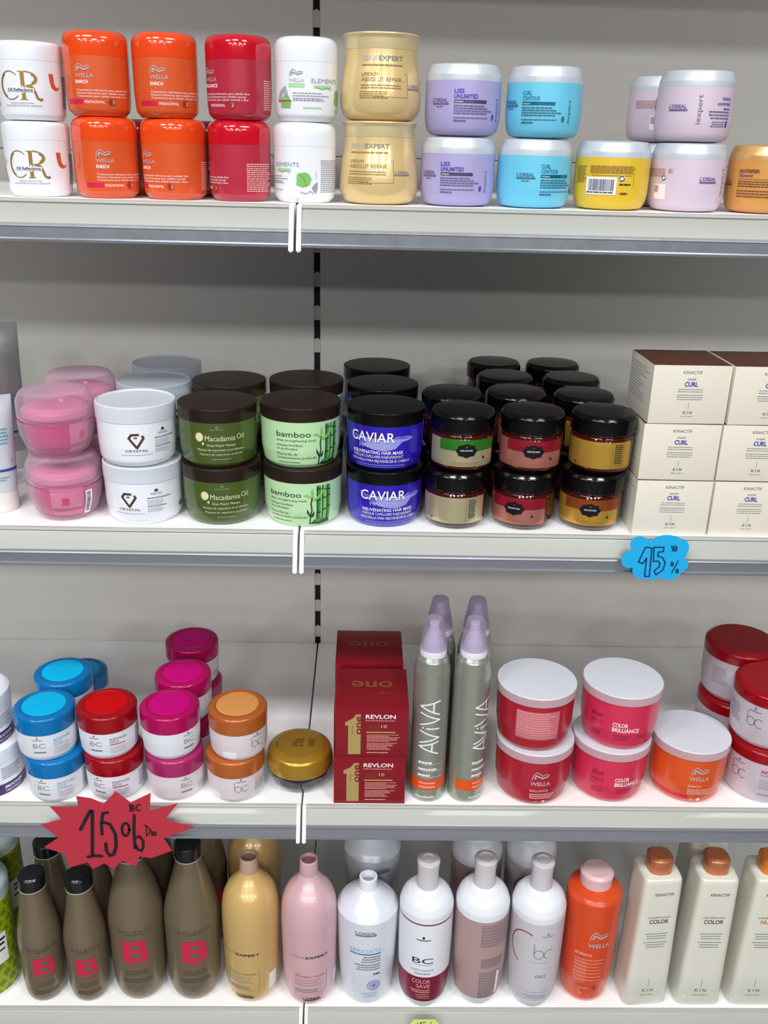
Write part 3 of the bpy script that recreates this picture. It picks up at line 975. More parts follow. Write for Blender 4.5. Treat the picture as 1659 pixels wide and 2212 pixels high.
# ------------------------------------------------------------------ third shelf
BCW = mat('white_jar_body', (226, 228, 236), 0.35)
BCB_ = fillet([(0, 0), (31.5, 0, 3), (35.2, 6, 8), (36.6, 22, 10), (36.8, 37)])
BC_L = fillet([(0, 36.6), (37.3, 36.6, .5), (37.5, 57.0, 4.0), (31, 58.6, 3), (27.4, 58.3, .6), (27, 57.8), (0, 57.8)], 6)
BC_D = fillet([(0, 57.4), (26.8, 57.4), (26.6, 58.4, .5), (0, 58.5)])
LIDS = dict(blue=(mat('ocean_blue_lid', (0, 112, 178), 0.22, coat=0.2, spec=.35), mat('cyan_lid_inlay', (0, 184, 236), 0.45, spec=.2)),
            red=(mat('red_lid', (150, 4, 20), 0.22, coat=0.2, spec=.35), mat('bright_red_lid_inlay', (204, 0, 8), 0.4, spec=.2)),
            magenta=(mat('raspberry_lid', (172, 0, 84), 0.22, coat=0.2, spec=.35), mat('magenta_lid_inlay', (202, 0, 122), 0.45, spec=.2)),
            rosy=(mat('pale_raspberry_lid', (164, 34, 98), 0.25, coat=0.3), mat('dusty_magenta_lid_inlay', (180, 20, 106), 0.4)),
            copper=(mat('copper_orange_lid', (182, 96, 40), 0.26, metal=0.15, coat=0.2), mat('apricot_lid_inlay', (216, 148, 82), 0.42, spec=.2)))
SKYINK = mat('pale_sky_ink', (140, 186, 216), 0.5)
BCPK = mat('pinkish_white_jar_body', (222, 212, 216), 0.35)
def treat_jar(kind):
    def mk():
        lid, disc = LIDS[kind]
        a = Art()
        if kind == 'copper':
            head_logo(a, 4, 31.5, 13, GREYINK)
            a.arc(6.5, 21.5, 4.2, 4.4, 0, 360, .6, GREYINK)
            a.stroke([(2.3, 31), (2.3, 22)], .6, GREYINK)
            a.arc(15.8, 21.5, 4.4, 4.4, 50, 310, .6, GREYINK)
            a.stroke([(10.6, 22.5), (11.6, 20.5)], .6, GREYINK)
            a.rect(30, 28, 38, 33, PINKINK)
            a.lines(30, 26, 20, 6, 2.6, MGREY, t=.4, seed=3)
            a.rect(-36, 5, -18, 14, STICKER)
        else:
            ink = {'blue': SKYINK, 'red': REDINK, 'magenta': MAGSQ, 'rosy': LGREY}[kind]
            head_logo(a, -22, 31, 12, GREYINK)
            a.text('BC', -22, 20.5, 6, MGREY, w=15)
            a.rect(-22, 13, -7, 15, GREYINK)
            w = {'blue': ('MOISTURE', 'KICK'), 'red': ('REPAIR', 'RESCUE')}.get(kind)
            if w:
                a.text(w[0], 3, 27.5, 3.0, ink if kind == 'blue' else MGREY, w=22, bold=.018)
                a.text(w[1], 3, 23.6, 3.0, ink if kind == 'blue' else MGREY, w=11, bold=.018)
                a.rect(3, 21.0, 22, 22.2, ink if kind == 'blue' else REDINK)
            a.lines(3, 18, 22, 4, 2.4, LGREY, t=.4, seed=4)
            a.lines(40, 33, 18, 12, 2.0, MGREY, t=.5, seed=5)
        me = a.build(wrap(BCB_, 36.6), cut_v=8)
        lid_o = LM(BC_L, lid, name='jar_lid')
        return [('body', LM(BCB_, BCPK if kind in ('copper', 'rosy') else BCW, name='jar_body'), None, None), ('lid', lid_o, None, None), ('lid_inlay', LM(BC_D, disc, name='lid_inlay'), 1, 'round brighter inlay'), ('printed_label', me, None, None)]
    return ('treat' + kind, mk, 37.5, 58.5)

GOLDLID = mat('bronze_gold_lid', (190, 146, 46), 0.26, metal=0.55, coat=0.4)
DARKJ = mat('midnight_jar_body', (22, 24, 34), 0.12, coat=0.6)
OF_B = fillet([(0, 0), (28, 0, 4), (38, 8, 10), (43, 24, 4), (0, 26)])
OF_L = fillet([(0, 24), (44.6, 24, .8), (45, 32, 5), (42.5, 43, 6), (32, 46.8, 6), (0, 47.6)], 6)
GOLDDK = mat('dark_gold_ink', (86, 66, 28), 0.4)
def oil_jar():
    def mk():
        a = Art()
        a.text('OIL', 4, -10, 11, GOLDDK, w=21, rot=82)
        a.lines(11, -9, 18, 4, 2.2, GOLDDK, t=.4, seed=3, rot=82)
        a.lines(-10, -8, 14, 2, 2.2, GOLDDK, t=.4, seed=4, rot=82)
        a.stroke([(-30, -8), (-30.4, 4)], 1.4, GOLDDK)
        me = a.build(lambda u, v, e: (u / 1000, v / 1000, 0.0479 + e - (u * u + v * v) / 1e6 * .55), cut_u=0)
        b = Art()
        b.rect(30, 10, 46, 18, LINKV, 0)
        b.lines(-30, 17, 18, 3, 3, LINKV, t=.4, seed=5)
        b.stroke([(-2, 12), (12, 12)], .6, LGREY)
        me2 = b.build(wrap(OF_B, 42), cut_v=3, name='body_print')
        return [('body', LM(OF_B, DARKJ, name='jar_body'), None, 'glossy near-black bowl'), ('lid', LM(OF_L, GOLDLID, name='jar_lid'), None, 'domed gold lid'), ('lid_print', me, 1, None), ('body_print', me2, 0, None)]
    return ('oil', mk, 45, 47.6)

CRIM = mat('metallic_crimson_carton', (150, 16, 34), 0.26, metal=0.35, coat=0.3)
OLDGOLD = mat('champagne_foil_print', (206, 180, 116), 0.28, metal=0.5)
DULLGOLD = mat('dull_gold_print', (150, 96, 50), 0.35, metal=0.4)
def red_box():
    def mk():
        w, d, h = 93, 95, 73.5
        me = finish(box_bm(-w / 2000, w / 2000, 0, d / 1000, 0, h / 1000, bev=.0006), 'red_carton', CRIM)
        a = Art()
        a.poly([(-30, 4), (-14, 4), (-14, 64), (-20, 64), (-24, 58), (-34, 52), (-34, 47), (-30, 47)], OLDGOLD, 0)
        a.text('one', -13.5, 34, 8.5, CRIM, w=27, rot=90, layer=1, bold=.018)
        a.text('uniq', -24, 34, 2.2, DULLGOLD, w=12, rot=90, layer=1)
        a.text('REVLON', -8, 58, 5.6, WINK, w=38, bold=.018)
        a.text('PROFESSIONAL', -8, 54, 1.9, PINKINK, w=38)
        a.text('10', 12, 44, 4.5, PINKINK, w=7)
        a.lines(-6, 47.5, 16, 3, 2.6, DULLGOLD, t=.4, seed=3)
        a.rect(-7, 36.5, 30, 38.6, OLDGOLD, 1)
        a.lines(-6, 34, 46, 6, 1.9, PINKINK, t=.4, seed=4, jag=.5)
        a.lines(-6, 21.5, 46, 6, 1.9, PINKINK, t=.4, seed=7, jag=.5)
        a.lines(-6, 7.5, 28, 1, 2, PINKINK, t=.6, seed=8, jag=.1)
        me2 = a.build(flat_map(0), cut_u=0)
        b = Art()
        b.text('one', 27, 62, 20, DULLGOLD, w=54, rot=180, bold=.018)
        b.text('uniq', 26, 36, 5, DULLGOLD, w=17, rot=180)
        me3 = b.build(lambda u, v, e: (u / 1000, v / 1000, h / 1000 + e), cut_u=0, name='top_print')
        return [('box', me, None, None), ('printed_label', me2, None, None), ('top_print', me3, None, None)]
    return ('redbox', mk, 46, 71)

CANM = mat('silver_green_can', (166, 170, 158), 0.28, metal=0.55, coat=0.2)
BANDO = mat('orange_band', (226, 84, 24), 0.35)
CAPL = clear('lilac_clear_cap', (228, 220, 234), 0.82, 0.12, body=(196, 186, 206))
NOZ = mat('white_nozzle', (238, 234, 244), 0.35)
AV_B = fillet([(0, 0), (20.5, 0, 1.5), (22, 4, 2), (22, 184, 10), (19, 200, 8), (14.5, 206), (0, 206)], 6)
def spray_can(back=False):
    def mk():
        a = Art()
        S = dict(w=1.9, mt=WINK)
        v = 76
        def L(pts):
            a.stroke(pts, 1.9, WINK, 1)
        # letters run up the can, tops towards the left
        def A_(v0, h): L([(12, v0), (-12, v0 + h * .55), (12, v0 + h)]); L([(4, v0 + h * .2), (4, v0 + h * .86)])
        def V_(v0, h): L([(-12, v0), (12, v0 + h * .5), (-12, v0 + h)])
        A_(74, 18); V_(89, 18); L([(-4, 111), (12, 111)]); a.ellipse(-8, 111.5, 1.2, 1.2, WINK); V_(115, 18); A_(131, 20)
        a.lines(-12, 62, 18, 1, 4, WINK, t=.7, seed=3, jag=.1)
        a.lines(-12, 52, 24, 1, 4, WINK, t=.7, seed=4, jag=.1)
        a.lines(-12, 43, 16, 1, 4, WINK, t=.7, seed=5, jag=.1)
        for q in (58, 48, 39):
            a.stroke([(-14, q), (20, q)], .35, WINK)
        a.rect(-32, 19, 32, 35, BANDO, 0)
        a.lines(-10, 31, 24, 2, 6, PINKINK, t=.4, seed=6, jag=.2)
        a.text('montibello', -14, 7, 4, WINK, w=24, bold=.018)
        me = a.build(wrap(AV_B, 22), cut_u=3)
        collar = fillet([(13, 205), (16, 205, .8), (16, 213, .8), (14, 214), (0, 214)])
        noz = fillet([(0, 213.5), (13.5, 213.5, 1), (12.5, 222, 4), (6.5, 240, 3), (6, 248, 1), (0, 248)])
        cap = fillet([(15.8, 214), (16.6, 214.2, .5), (16.2, 218), (10.6, 250, 2), (9.2, 254, 1.5), (0, 254)])
        return [('can_body', LM(AV_B, CANM, name='can_body'), None, None), ('collar', LM(collar, NOZ, name='collar'), None, 'white collar ring'), ('nozzle', LM(noz, NOZ, seg=32, name='nozzle'), None, 'white foam nozzle'),
                ('cap', LM(cap, CAPL, name='clear_cap'), None, 'see-through lilac cap'), ('printed_label', me, None, None)]
    return ('spray', mk, 22, 254)

WLID = mat('white_satin_lid_top', (226, 230, 238), 0.38, metal=0.1)
RIMT = clear('milky_pink_rim', (244, 214, 220), 0.45, 0.2, body=(226, 200, 210))
BIGC = dict(wine=mat('wine_red_jar_body', (176, 24, 46), 0.3, coat=0.3), rose=mat('coral_pink_jar_body', (214, 46, 84), 0.3, coat=0.3), tang=mat('tangerine_jar_body', (222, 84, 26), 0.3, coat=0.3))
W5_B = fillet([(0, 0), (39, 0, 4), (45, 6, 8), (48.6, 28, 16), (49.6, 69), (47, 70), (47, 74), (0, 74)], 6)
W5_R = fillet([(49.8, 67.4), (51, 67.4, .6), (51, 78, 1), (49.6, 78.8)])
W5_T = fillet([(0, 77.6), (50.4, 77.6, .2), (50.2, 79.2, .8), (0, 79.6)])
TXTDIM = mat('dim_red_ink', (150, 30, 56), 0.4)
def big_jar(kind, back=False):
    def mk():
        a = Art()
        if kind == 'wine' and back:
            a.rect(-20, 20, 36, 60, mat('dusty_rose_block', (204, 112, 124), .4), 0)
            for i in range(11):
                a.lines(-18, 58.5 - i * 3.4, 52, 1, 2.6, PINKINK, t=.4, seed=20 + i, layer=1)
        elif kind == 'wine':
            wave_logo(a, 2, 42, 22, LGREY)
            a.text('WELLA', 0, 34, 5.4, LGREY, w=26, bold=.02)
            a.text('BRILLIANCE', 0, 24, 3.6, PINKINK, w=24, bold=.018)
            a.lines(0, 21, 36, 3, 3.2, PINKINK, t=.6, seed=3, jag=.2)
            a.text('500ml', 6, 6, 2, WINK); a.ellipse(20, 7.4, 2.4, 2.2, WINK)
        elif kind == 'rose':
            wave_logo(a, -30, 42, 16, TXTDIM)
            a.text('WELLA', -31, 35, 4.0, TXTDIM, w=18)
            a.text('COLOR', 0, 36.5, 5.4, WINK, w=19, bold=.018)
            a.text('BRILLIANCE', 0, 29.4, 5.4, WINK, w=34, bold=.018)
            a.lines(-30, 24, 16, 3, 3, TXTDIM, t=.35, seed=3)
            a.lines(3, 24, 24, 3, 3, TXTDIM, t=.35, seed=4)
            a.lines(34, 24, 20, 2, 3, TXTDIM, t=.35, seed=5)
        else:
            wave_logo(a, 2, 46, 22, LGREY)
            a.text('WELLA', 0, 38, 5.4, LGREY, w=26, bold=.02)
            a.text('ENRICH', 0, 28, 3.4, PINKINK, w=16, bold=.018)
            a.lines(0, 25, 38, 3, 3.2, PINKINK, t=.6, seed=3, jag=.2)
            a.rect(-56, 9, 2, 14, MAGPATCH)
            a.text('500ml', 5, 7, 2.4, WINK); a.ellipse(17, 8.4, 2.6, 2.4, WINK)
        me = a.build(wrap(W5_B, 49), cut_v=4, cut_u=5)
        return [('body', LM(W5_B, BIGC[kind], name='jar_body'), None, None), ('lid_rim', LM(W5_R, RIMT, name='lid_rim'), None, 'milky see-through rim'), ('lid_top', LM(W5_T, WLID, name='lid_top'), None, 'white lid disc'), ('printed_label', me, None, None)]
    return ('big%s%d' % (kind, back), mk, 51, 79.6)

PKSILV = mat('pale_mauve_jar_body', (206, 194, 204), 0.32, metal=0.1)
B5_B = fillet([(0, 0), (42, 0, 4), (47, 7, 8), (49.4, 30, 14), (49.8, 61)], 6)
B5_L = fillet([(0, 60.6), (50.4, 60.6, .5), (50.6, 74, 5), (44, 78.6, 4), (0, 79.4)], 6)
def mauve_jar():
    def mk():
        a = Art()
        head_logo(a, -24, 52, 16, GREYINK)
        a.arc(-20, 37, 5.2, 6, 0, 360, .8, LINKV)
        a.stroke([(-25.2, 50), (-25.2, 38)], .7, LINKV)
        a.arc(-9, 37, 5.4, 6, 50, 310, .8, LINKV)
        a.text('PEPTIDE', 14, 48, 3.6, REDINK, w=20, bold=.018)
        a.text('REPAIR', 14, 43, 3.4, MGREY, w=18)
        a.lines(14, 38, 36, 5, 3.0, MGREY, t=.35, seed=4)
        a.lines(14, 16, 26, 1, 2, GREYINK, t=.6, seed=5)
        a.lines(-60, 50, 26, 8, 3.2, MGREY, t=.4, seed=6)
        me = a.build(wrap(B5_B, 49.5), cut_v=4, cut_u=5)
        return [('body', LM(B5_B, PKSILV, name='jar_body'), None, None), ('lid', LM(B5_L, LIDS['red'][0], name='jar_lid'), None, 'glossy red lid'), ('printed_label', me, None, None)]
    return ('mauve', mk, 50.6, 79.4)

PURPB = mat('dark_purple_band', (66, 36, 96), 0.35)
SW_B = fillet([(0, 0), (44, 0, 2), (45, 20, 3), (45.2, 47)])
SW_L = fillet([(0, 46.6), (45.6, 46.6, .5), (45.8, 66, 3), (40, 69, 2), (0, 69)])
def swirl_jar():
    def mk():
        a = Art()
        a.rect(-100, 1.5, 100, 17, PURPB, 0)
        a.text('SMOOTHEN', 26, 9.5, 4, WINK, w=28, bold=.02)
        a.text('TREATMENT', 26, 4, 3, WINK, w=26)
        a.lines(48, 14, 16, 1, 2, WINK, t=.5, seed=2)
        a.lines(24, 40, 32, 6, 3, GREYINK, t=.4, seed=3)
        me = a.build(wrap(SW_B, 45), cut_v=8, cut_u=5)
        return [('body', LM(SW_B, WHITE, name='jar_body'), None, None), ('lid', LM(SW_L, WHITE, name='jar_lid'), None, None), ('printed_label', me, None, None)]
    return ('swirl', mk, 45.8, 69)

# ------------------------------------------------------------------ bottom shelf
TAUPE = mat('pearl_taupe_bottle', (124, 110, 88), 0.32, metal=0.35, coat=0.25)
CAPB = mat('black_flip_cap', (18, 18, 22), 0.25, coat=0.2)
BPINK = mat('strong_pink_ink', (206, 34, 72), 0.45)
OLINK = mat('dark_olive_ink', (88, 78, 62), 0.5)
def taupe_bottle(big):
    if big:
        R, H = 36, 262
        B = fillet([(0, 0), (26, 0, 5), (33, 12, 90), (35.2, 40, 90), (35.2, 108, 90), (36.3, 146, 90), (27, 190, 90), (17, 226, 90), (15.6, 240), (0, 240)], 9)
        C = [(0, 238.5), (17, 238.5, .6), (17, 259, 2), (14, 262, 1.5), (0, 262)]
        bw, bv, bh = 31, 80, 38
    else:
        R, H = 27.5, 218
        B = fillet([(0, 0), (20, 0, 5), (25, 10, 90), (26.6, 34, 90), (26.6, 84, 90), (27.6, 114, 90), (21, 152, 90), (17, 182, 90), (15.8, 198), (0, 198)], 9)
        C = [(0, 196.5), (17, 196.5, .6), (17, 215, 2), (14, 218, 1.5), (0, 218)]
        bw, bv, bh = 24, 58, 29
    def mk():
        a = Art()
        ru = bw * .62
        a.text('SALERM', 0, bv + bh + 15, 4.4, OLINK, w=bw * 1.35, al='c')
        a.lines(0, bv + bh + 13, bw * .8, 1, 2, OLINK, al='c', t=.6, seed=3)
        # block capital with two counters, built of bars
        x0, x1 = -bw / 2, bw / 2
        s = bh * .2
        a.rect(x0, bv, x0 + s * 1.25, bv + bh, BPINK)
        for vv in (bv, bv + bh / 2 - s / 2, bv + bh - s):
            a.rect(x0, vv, x1 - s * .8, vv + s, BPINK, 1)
        a.arc(x1 - s * 1.0, bv + bh * .29 - 0, s * .6, bh * .20, -90, 90, s * 1.0, BPINK, 1, 10)
        a.arc(x1 - s * 1.2, bv + bh * .71 + 0, s * .6, bh * .20, -90, 90, s * 1.0, BPINK, 1, 10)
        a.lines(0, bv - 5, bw * .9, 2, 3.4, BPINK, al='c', t=.25, seed=4)
        a.lines(0, bv - 16, bw, 3, 3.4, OLINK, al='c', t=.35, seed=5)
        a.lines(0, bv - 32, bw * 1.3, 2, 4.4, OLINK, al='c', t=.5, seed=6, jag=.1)
        me = a.widen(1.05 if big else 1.15).build(wrap(B, R), cut_v=8)
        capm = LM(fillet(C), CAPB, seg=40, name='flip_cap')
        ring = LM(fillet([(15.4, C[1][1] - 1.4), (17.3, C[1][1] - 1.2, .4), (17.2, C[1][1] + .3), (15, C[1][1] + .3)]), mat('pale_cap_ring', (190, 186, 176), 0.4), seg=40, name='cap_ring')
        return [('bottle_body', LM(B, TAUPE, name='bottle_body'), None, None), ('flip_cap', capm, None, None), ('cap_ring', ring, None, None), ('printed_label', me, None, None)]
    return ('taupe%d' % big, mk, R, H)

GOLDB = mat('pearl_gold_bottle', (212, 176, 112), 0.30, metal=0.15, coat=0.3)
PINKB = mat('pearl_pink_bottle', (220, 178, 186), 0.34, metal=0.12, coat=0.2)
SPOUTG = mat('dull_rose_spout', (186, 156, 132), 0.4)
SPOUTP = mat('dusty_pink_spout', (206, 168, 174), 0.4)
SPIN = mat('spout_recess_rose', (160, 112, 116), 0.6)
ROUND_B = fillet([(0, 0), (25, 0, 6), (33, 9, 90), (37.4, 32, 90), (38.2, 90, 90), (39.6, 152, 90), (34, 180, 90), (17, 199, 90), (12.5, 209), (0, 209)], 9)
def round_bottle(kind):
    body, sp = (GOLDB, SPOUTG) if kind == 'g' else (PINKB, SPOUTP)
    def mk():
        a = Art()
        a.text('SERIE', -22, 94, 3.8, MGREY, w=16)
        a.text('EXPERT', -5, 94, 3.8, INK, w=25, bold=.018)
        a.text('VITAMINO COLOR' if kind == 'p' else 'ABSOLUT REPAIR', -18, 60, 2.8, REDINK if kind == 'p' else BROWNINK, w=34)
        a.lines(-18, 66, 12, 1, 2, MGREY, t=.5, seed=2)
        a.lines(-18, 56, 30, 3, 4.6, MGREY, t=.35, seed=3)
        a.lines(-18, 38, 28, 2, 4, GREYINK, t=.4, seed=4)
        a.text("L'OREAL", -9, 17, 4.0, INK, w=21, bold=.018)
        a.rect(-9, 13.5, 13, 16, INK)
        a.stroke([(17, 67), (19, 67), (19, 30), (8, 30)], .35, GREYINK)
        a.rect(31, 22, 42, 52, STICKER)
        me = a.widen(1.3).build(wrap(ROUND_B, 38.4), cut_v=8)
        spo = fillet([(11, 208), (13, 208, .5), (12.6, 222), (12.8, 230, 1.2), (10, 230.5, .6), (9.6, 226), (0, 226)], 4)
        rec = fillet([(0, 226.2), (9.7, 226.2)], 2)
        return [('bottle_body', LM(ROUND_B, body, name='bottle_body'), None, None), ('spout', LM(spo, sp, seg=40, name='spout'), None, None), ('spout_recess', LM(rec, SPIN, seg=32, name='spout_recess'), 1, 'dark rosy recess'), ('printed_label', me, None, None)]
    return ('round' + kind, mk, 39.3, 230)

SER_B = fillet([(0, 0), (30, 0, 5), (36, 8, 10), (40.5, 60, 20), (43.6, 150, 2.2), (38, 158, 12), (13, 177, 2), (11, 178), (0, 178)], 7)
PEARLW = mat('pearl_white_bottle', (222, 226, 236), 0.32, metal=0.05, coat=0.2)
NAVYINK = mat('navy_ink', (50, 90, 150), 0.45)
PERI = mat('periwinkle_print', (150, 156, 206), 0.45)
def serum_bottle():
    def mk():
        a = Art()
        a.text("L'OREAL", 0, 133, 4.2, GREYINK, w=24, al='c', bold=.018)
        a.rect(-12, 129.5, 12, 132, GREYINK)
        a.text('SERIOXYL', 0, 101, 6.0, SKYINK, w=38, al='c')
        a.rect(-19, 97, 18, 98.8, NAVYINK)
        a.lines(18, 94, 26, 3, 4.2, GREYINK, al='r', t=.45, seed=2)
        a.lines(18, 80, 36, 3, 4.2, GREYINK, al='r', t=.45, seed=5)
        a.lines(18, 63, 9, 1, 4, INK, al='r', t=.6, seed=7)
        for r in (8, 5.2, 2.6):
            a.arc(11, 40, r, r * 1.1, 0, 360, 1.6, PERI, 1, 24)
        a.ellipse(11, 40, 1.2, 1.3, NAVYINK, 2)
        a.lines(16, 26, 22, 3, 3.6, SKYINK, al='r', t=.4, seed=8)
        me = a.widen(1.22).build(wrap(SER_B, 42), cut_v=10)
        nk = fillet([(10, 177), (13, 177, .5), (12.4, 190), (12.8, 194, .8), (9.8, 194.4, .6), (9.4, 184), (0, 184)], 4)
        rec = fillet([(0, 184.3), (9.3, 184.3)], 2)
        return [('bottle_body', LM(SER_B, PEARLW, name='bottle_body'), None, None), ('neck', LM(nk, WHITE_M, seg=40, name='bottle_neck'), None, None),
                ('neck_opening', LM(rec, mat('grey_recess', (150, 152, 160), 0.6), seg=32, name='neck_opening'), 1, 'grey recess'), ('printed_label', me, None, None)]
    return ('serum', mk, 43.8, 194)

PB_B = fillet([(0, 0), (24, 0, 5), (31, 9, 90), (36.6, 28, 90), (38.6, 90, 90), (38.8, 162, 12), (34, 177, 90), (16, 188, 90), (13, 188.5), (0, 188.5)], 8)
FROST = mat('frosted_grey_cap', (206, 200, 204), 0.4)
BURG = mat('burgundy_band', (122, 22, 52), 0.35)
ROSEW = mat('dusty_rose_wrap', (178, 148, 148), 0.4)
ROSEW2 = mat('darker_dusty_rose_print', (150, 122, 124), 0.45)
PALEW = mat('pale_grey_rose_wrap', (204, 200, 206), 0.4)
CPRC = mat('copper_c_print', (158, 84, 56), 0.35, metal=0.3)
def pump_bottle(kind):
    def mk():
        a = Art()
        T, BT = 153, 20
        if kind == 'save':
            a.rect(-70, 151, 70, 153, BURG)
            head_logo(a, -9, 127, 18, INK)
            a.text('BC', 0, 88, 8.5, INK, w=27, al='c')
            a.rect(-13, 84.6, 13, 85.2, GREYINK)
            a.text('HAIRTHERAPY', 0, 74, 3.4, MGREY, w=30, al='c')
            a.lines(0, 71, 26, 1, 3, MGREY, al='c', t=.7, seed=2)
            a.rect(-70, 18, 70, 64, BURG)
            a.rect(-70, 18, -22, 64, mat('burgundy_band_edge', (142, 40, 66), 0.35), .5)
            a.text('COLOR', 11, 53, 6.4, PINKINK, w=24, al='r')
            a.text('SAVE', 11, 44.6, 6.4, PINKINK, w=18, al='r')
            a.lines(11, 41, 28, 2, 3.4, PINKINK, al='r', t=.45, seed=3)
            a.lines(11, 33, 20, 3, 3.4, PINKINK, al='r', t=.3, seed=4)
        elif kind == 'rose':
            a.rect(-78, BT, 78, T, ROSEW)
            a.rect(2, 112, 60, 148, ROSEW2, 1)
            a.rect(4, 76, 34, 92, ROSEW2, 1)
            a.rect(3, BT + 2, 32, 68, ROSEW2, 1)
            for k in range(7):
                a.lines(4, 147 - k * 5, 50, 1, 2.4, LGREY, t=.35, seed=40 + k, layer=2)
            for k in range(9):
                a.lines(5, 66 - k * 4.6, 26, 1, 2.2, LGREY, t=.35, seed=50 + k, layer=2)
            a.rect(27, 26, 31, 66, STICKER, 2)
            a.rect(3, 23, 8, 34, GREYINK, 2)
        else:
            a.rect(-78, BT, 78, T, PALEW)
            a.arc(-17, 110, 20, 27, 62, 250, 1.7, CPRC, 1, 24)
            head_logo(a, 4, 134, 15, GREYINK)
            a.arc(2, 104, 6.0, 7.4, 0, 360, .9, GREYINK, 1, 20)
            a.stroke([(-4.4, 121), (-4.2, 106)], .9, GREYINK)
            a.arc(16, 104, 7.4, 7.4, 60, 250, .9, GREYINK, 1, 16)
            a.text('BONACURE', 4, 89, 2.4, LGREY, w=24, al='c')
            a.text('OXY', 0, 64, 4.4, GOLDINK, w=15, bold=.018)
            a.lines(18, 38, 30, 1, 3, SKYINK, al='r', t=.5, seed=3)
            a.lines(18, 32, 34, 2, 4, MGREY, al='r', t=.35, seed=4)
        me = a.widen(1.14).build(wrap(PB_B, 38.6), cut_v=8, cut_u=5)
        c = fillet([(13, 187), (16, 187, .5), (14.8, 206), (15.2, 212, .6), (16.6, 226, 1.5), (10, 227.6, 1), (8, 226, .8), (0, 226)], 4)
        return [('bottle_body', LM(PB_B, WHITE_M, name='bottle_body'), None, None), ('cap', LM(c, FROST, seg=40, name='bottle_cap'), None, 'tall frosted cap'), ('printed_label', me, None, None)]
    return ('pump' + kind, mk, 38.8, 228)

ORB = mat('tangerine_bottle', (216, 72, 28), 0.3, coat=0.35)
OB_B = fillet([(0, 0), (28, 0, 6), (34, 10, 10), (37.6, 40, 10), (38.2, 42, 1), (39.4, 120, 20), (39.6, 174, 5), (36, 179, 4), (22, 186, 3), (0, 186)], 6)
CAPFR = mat('pinkish_frosted_cap', (222, 186, 188), 0.34, coat=0.2)
def orange_bottle():
    def mk():
        a = Art()
        wave_logo(a, 2, 118, 26, LGREY)
        a.text('WELLA', 0, 106, 6.2, LGREY, w=32, bold=.02)
        a.text('ENRICH', -17, 90, 4.4, PINKINK, w=24, bold=.02)
        for k in range(7):
            a.lines(-17, 84 - k * 6.0, 46, 1, 3, PINKINK, t=.35, seed=60 + k, jag=.2)
        a.rect(-17, 42, 2, 82, mat('salmon_print', (216, 100, 72), 0.4), 0)
        a.text('NORMAL', -6, 30, 3, PINKINK, w=16)
        a.ellipse(18, 32, 2.4, 2.6, BROWNDOT)
        me = a.build(wrap(OB_B, 39), cut_v=8)
        c = fillet([(0, 185), (22.6, 185, .6), (22.4, 190), (24, 203, 3), (19, 206.5, 2), (0, 206.5)], 5)
        return [('bottle_body', LM(OB_B, ORB, name='bottle_body'), None, None), ('cap', LM(c, CAPFR, seg=48, name='bottle_cap'), None, 'frosted pink-white cap'), ('printed_label', me, None, None)]
    return ('orangeb', mk, 39.6, 206)

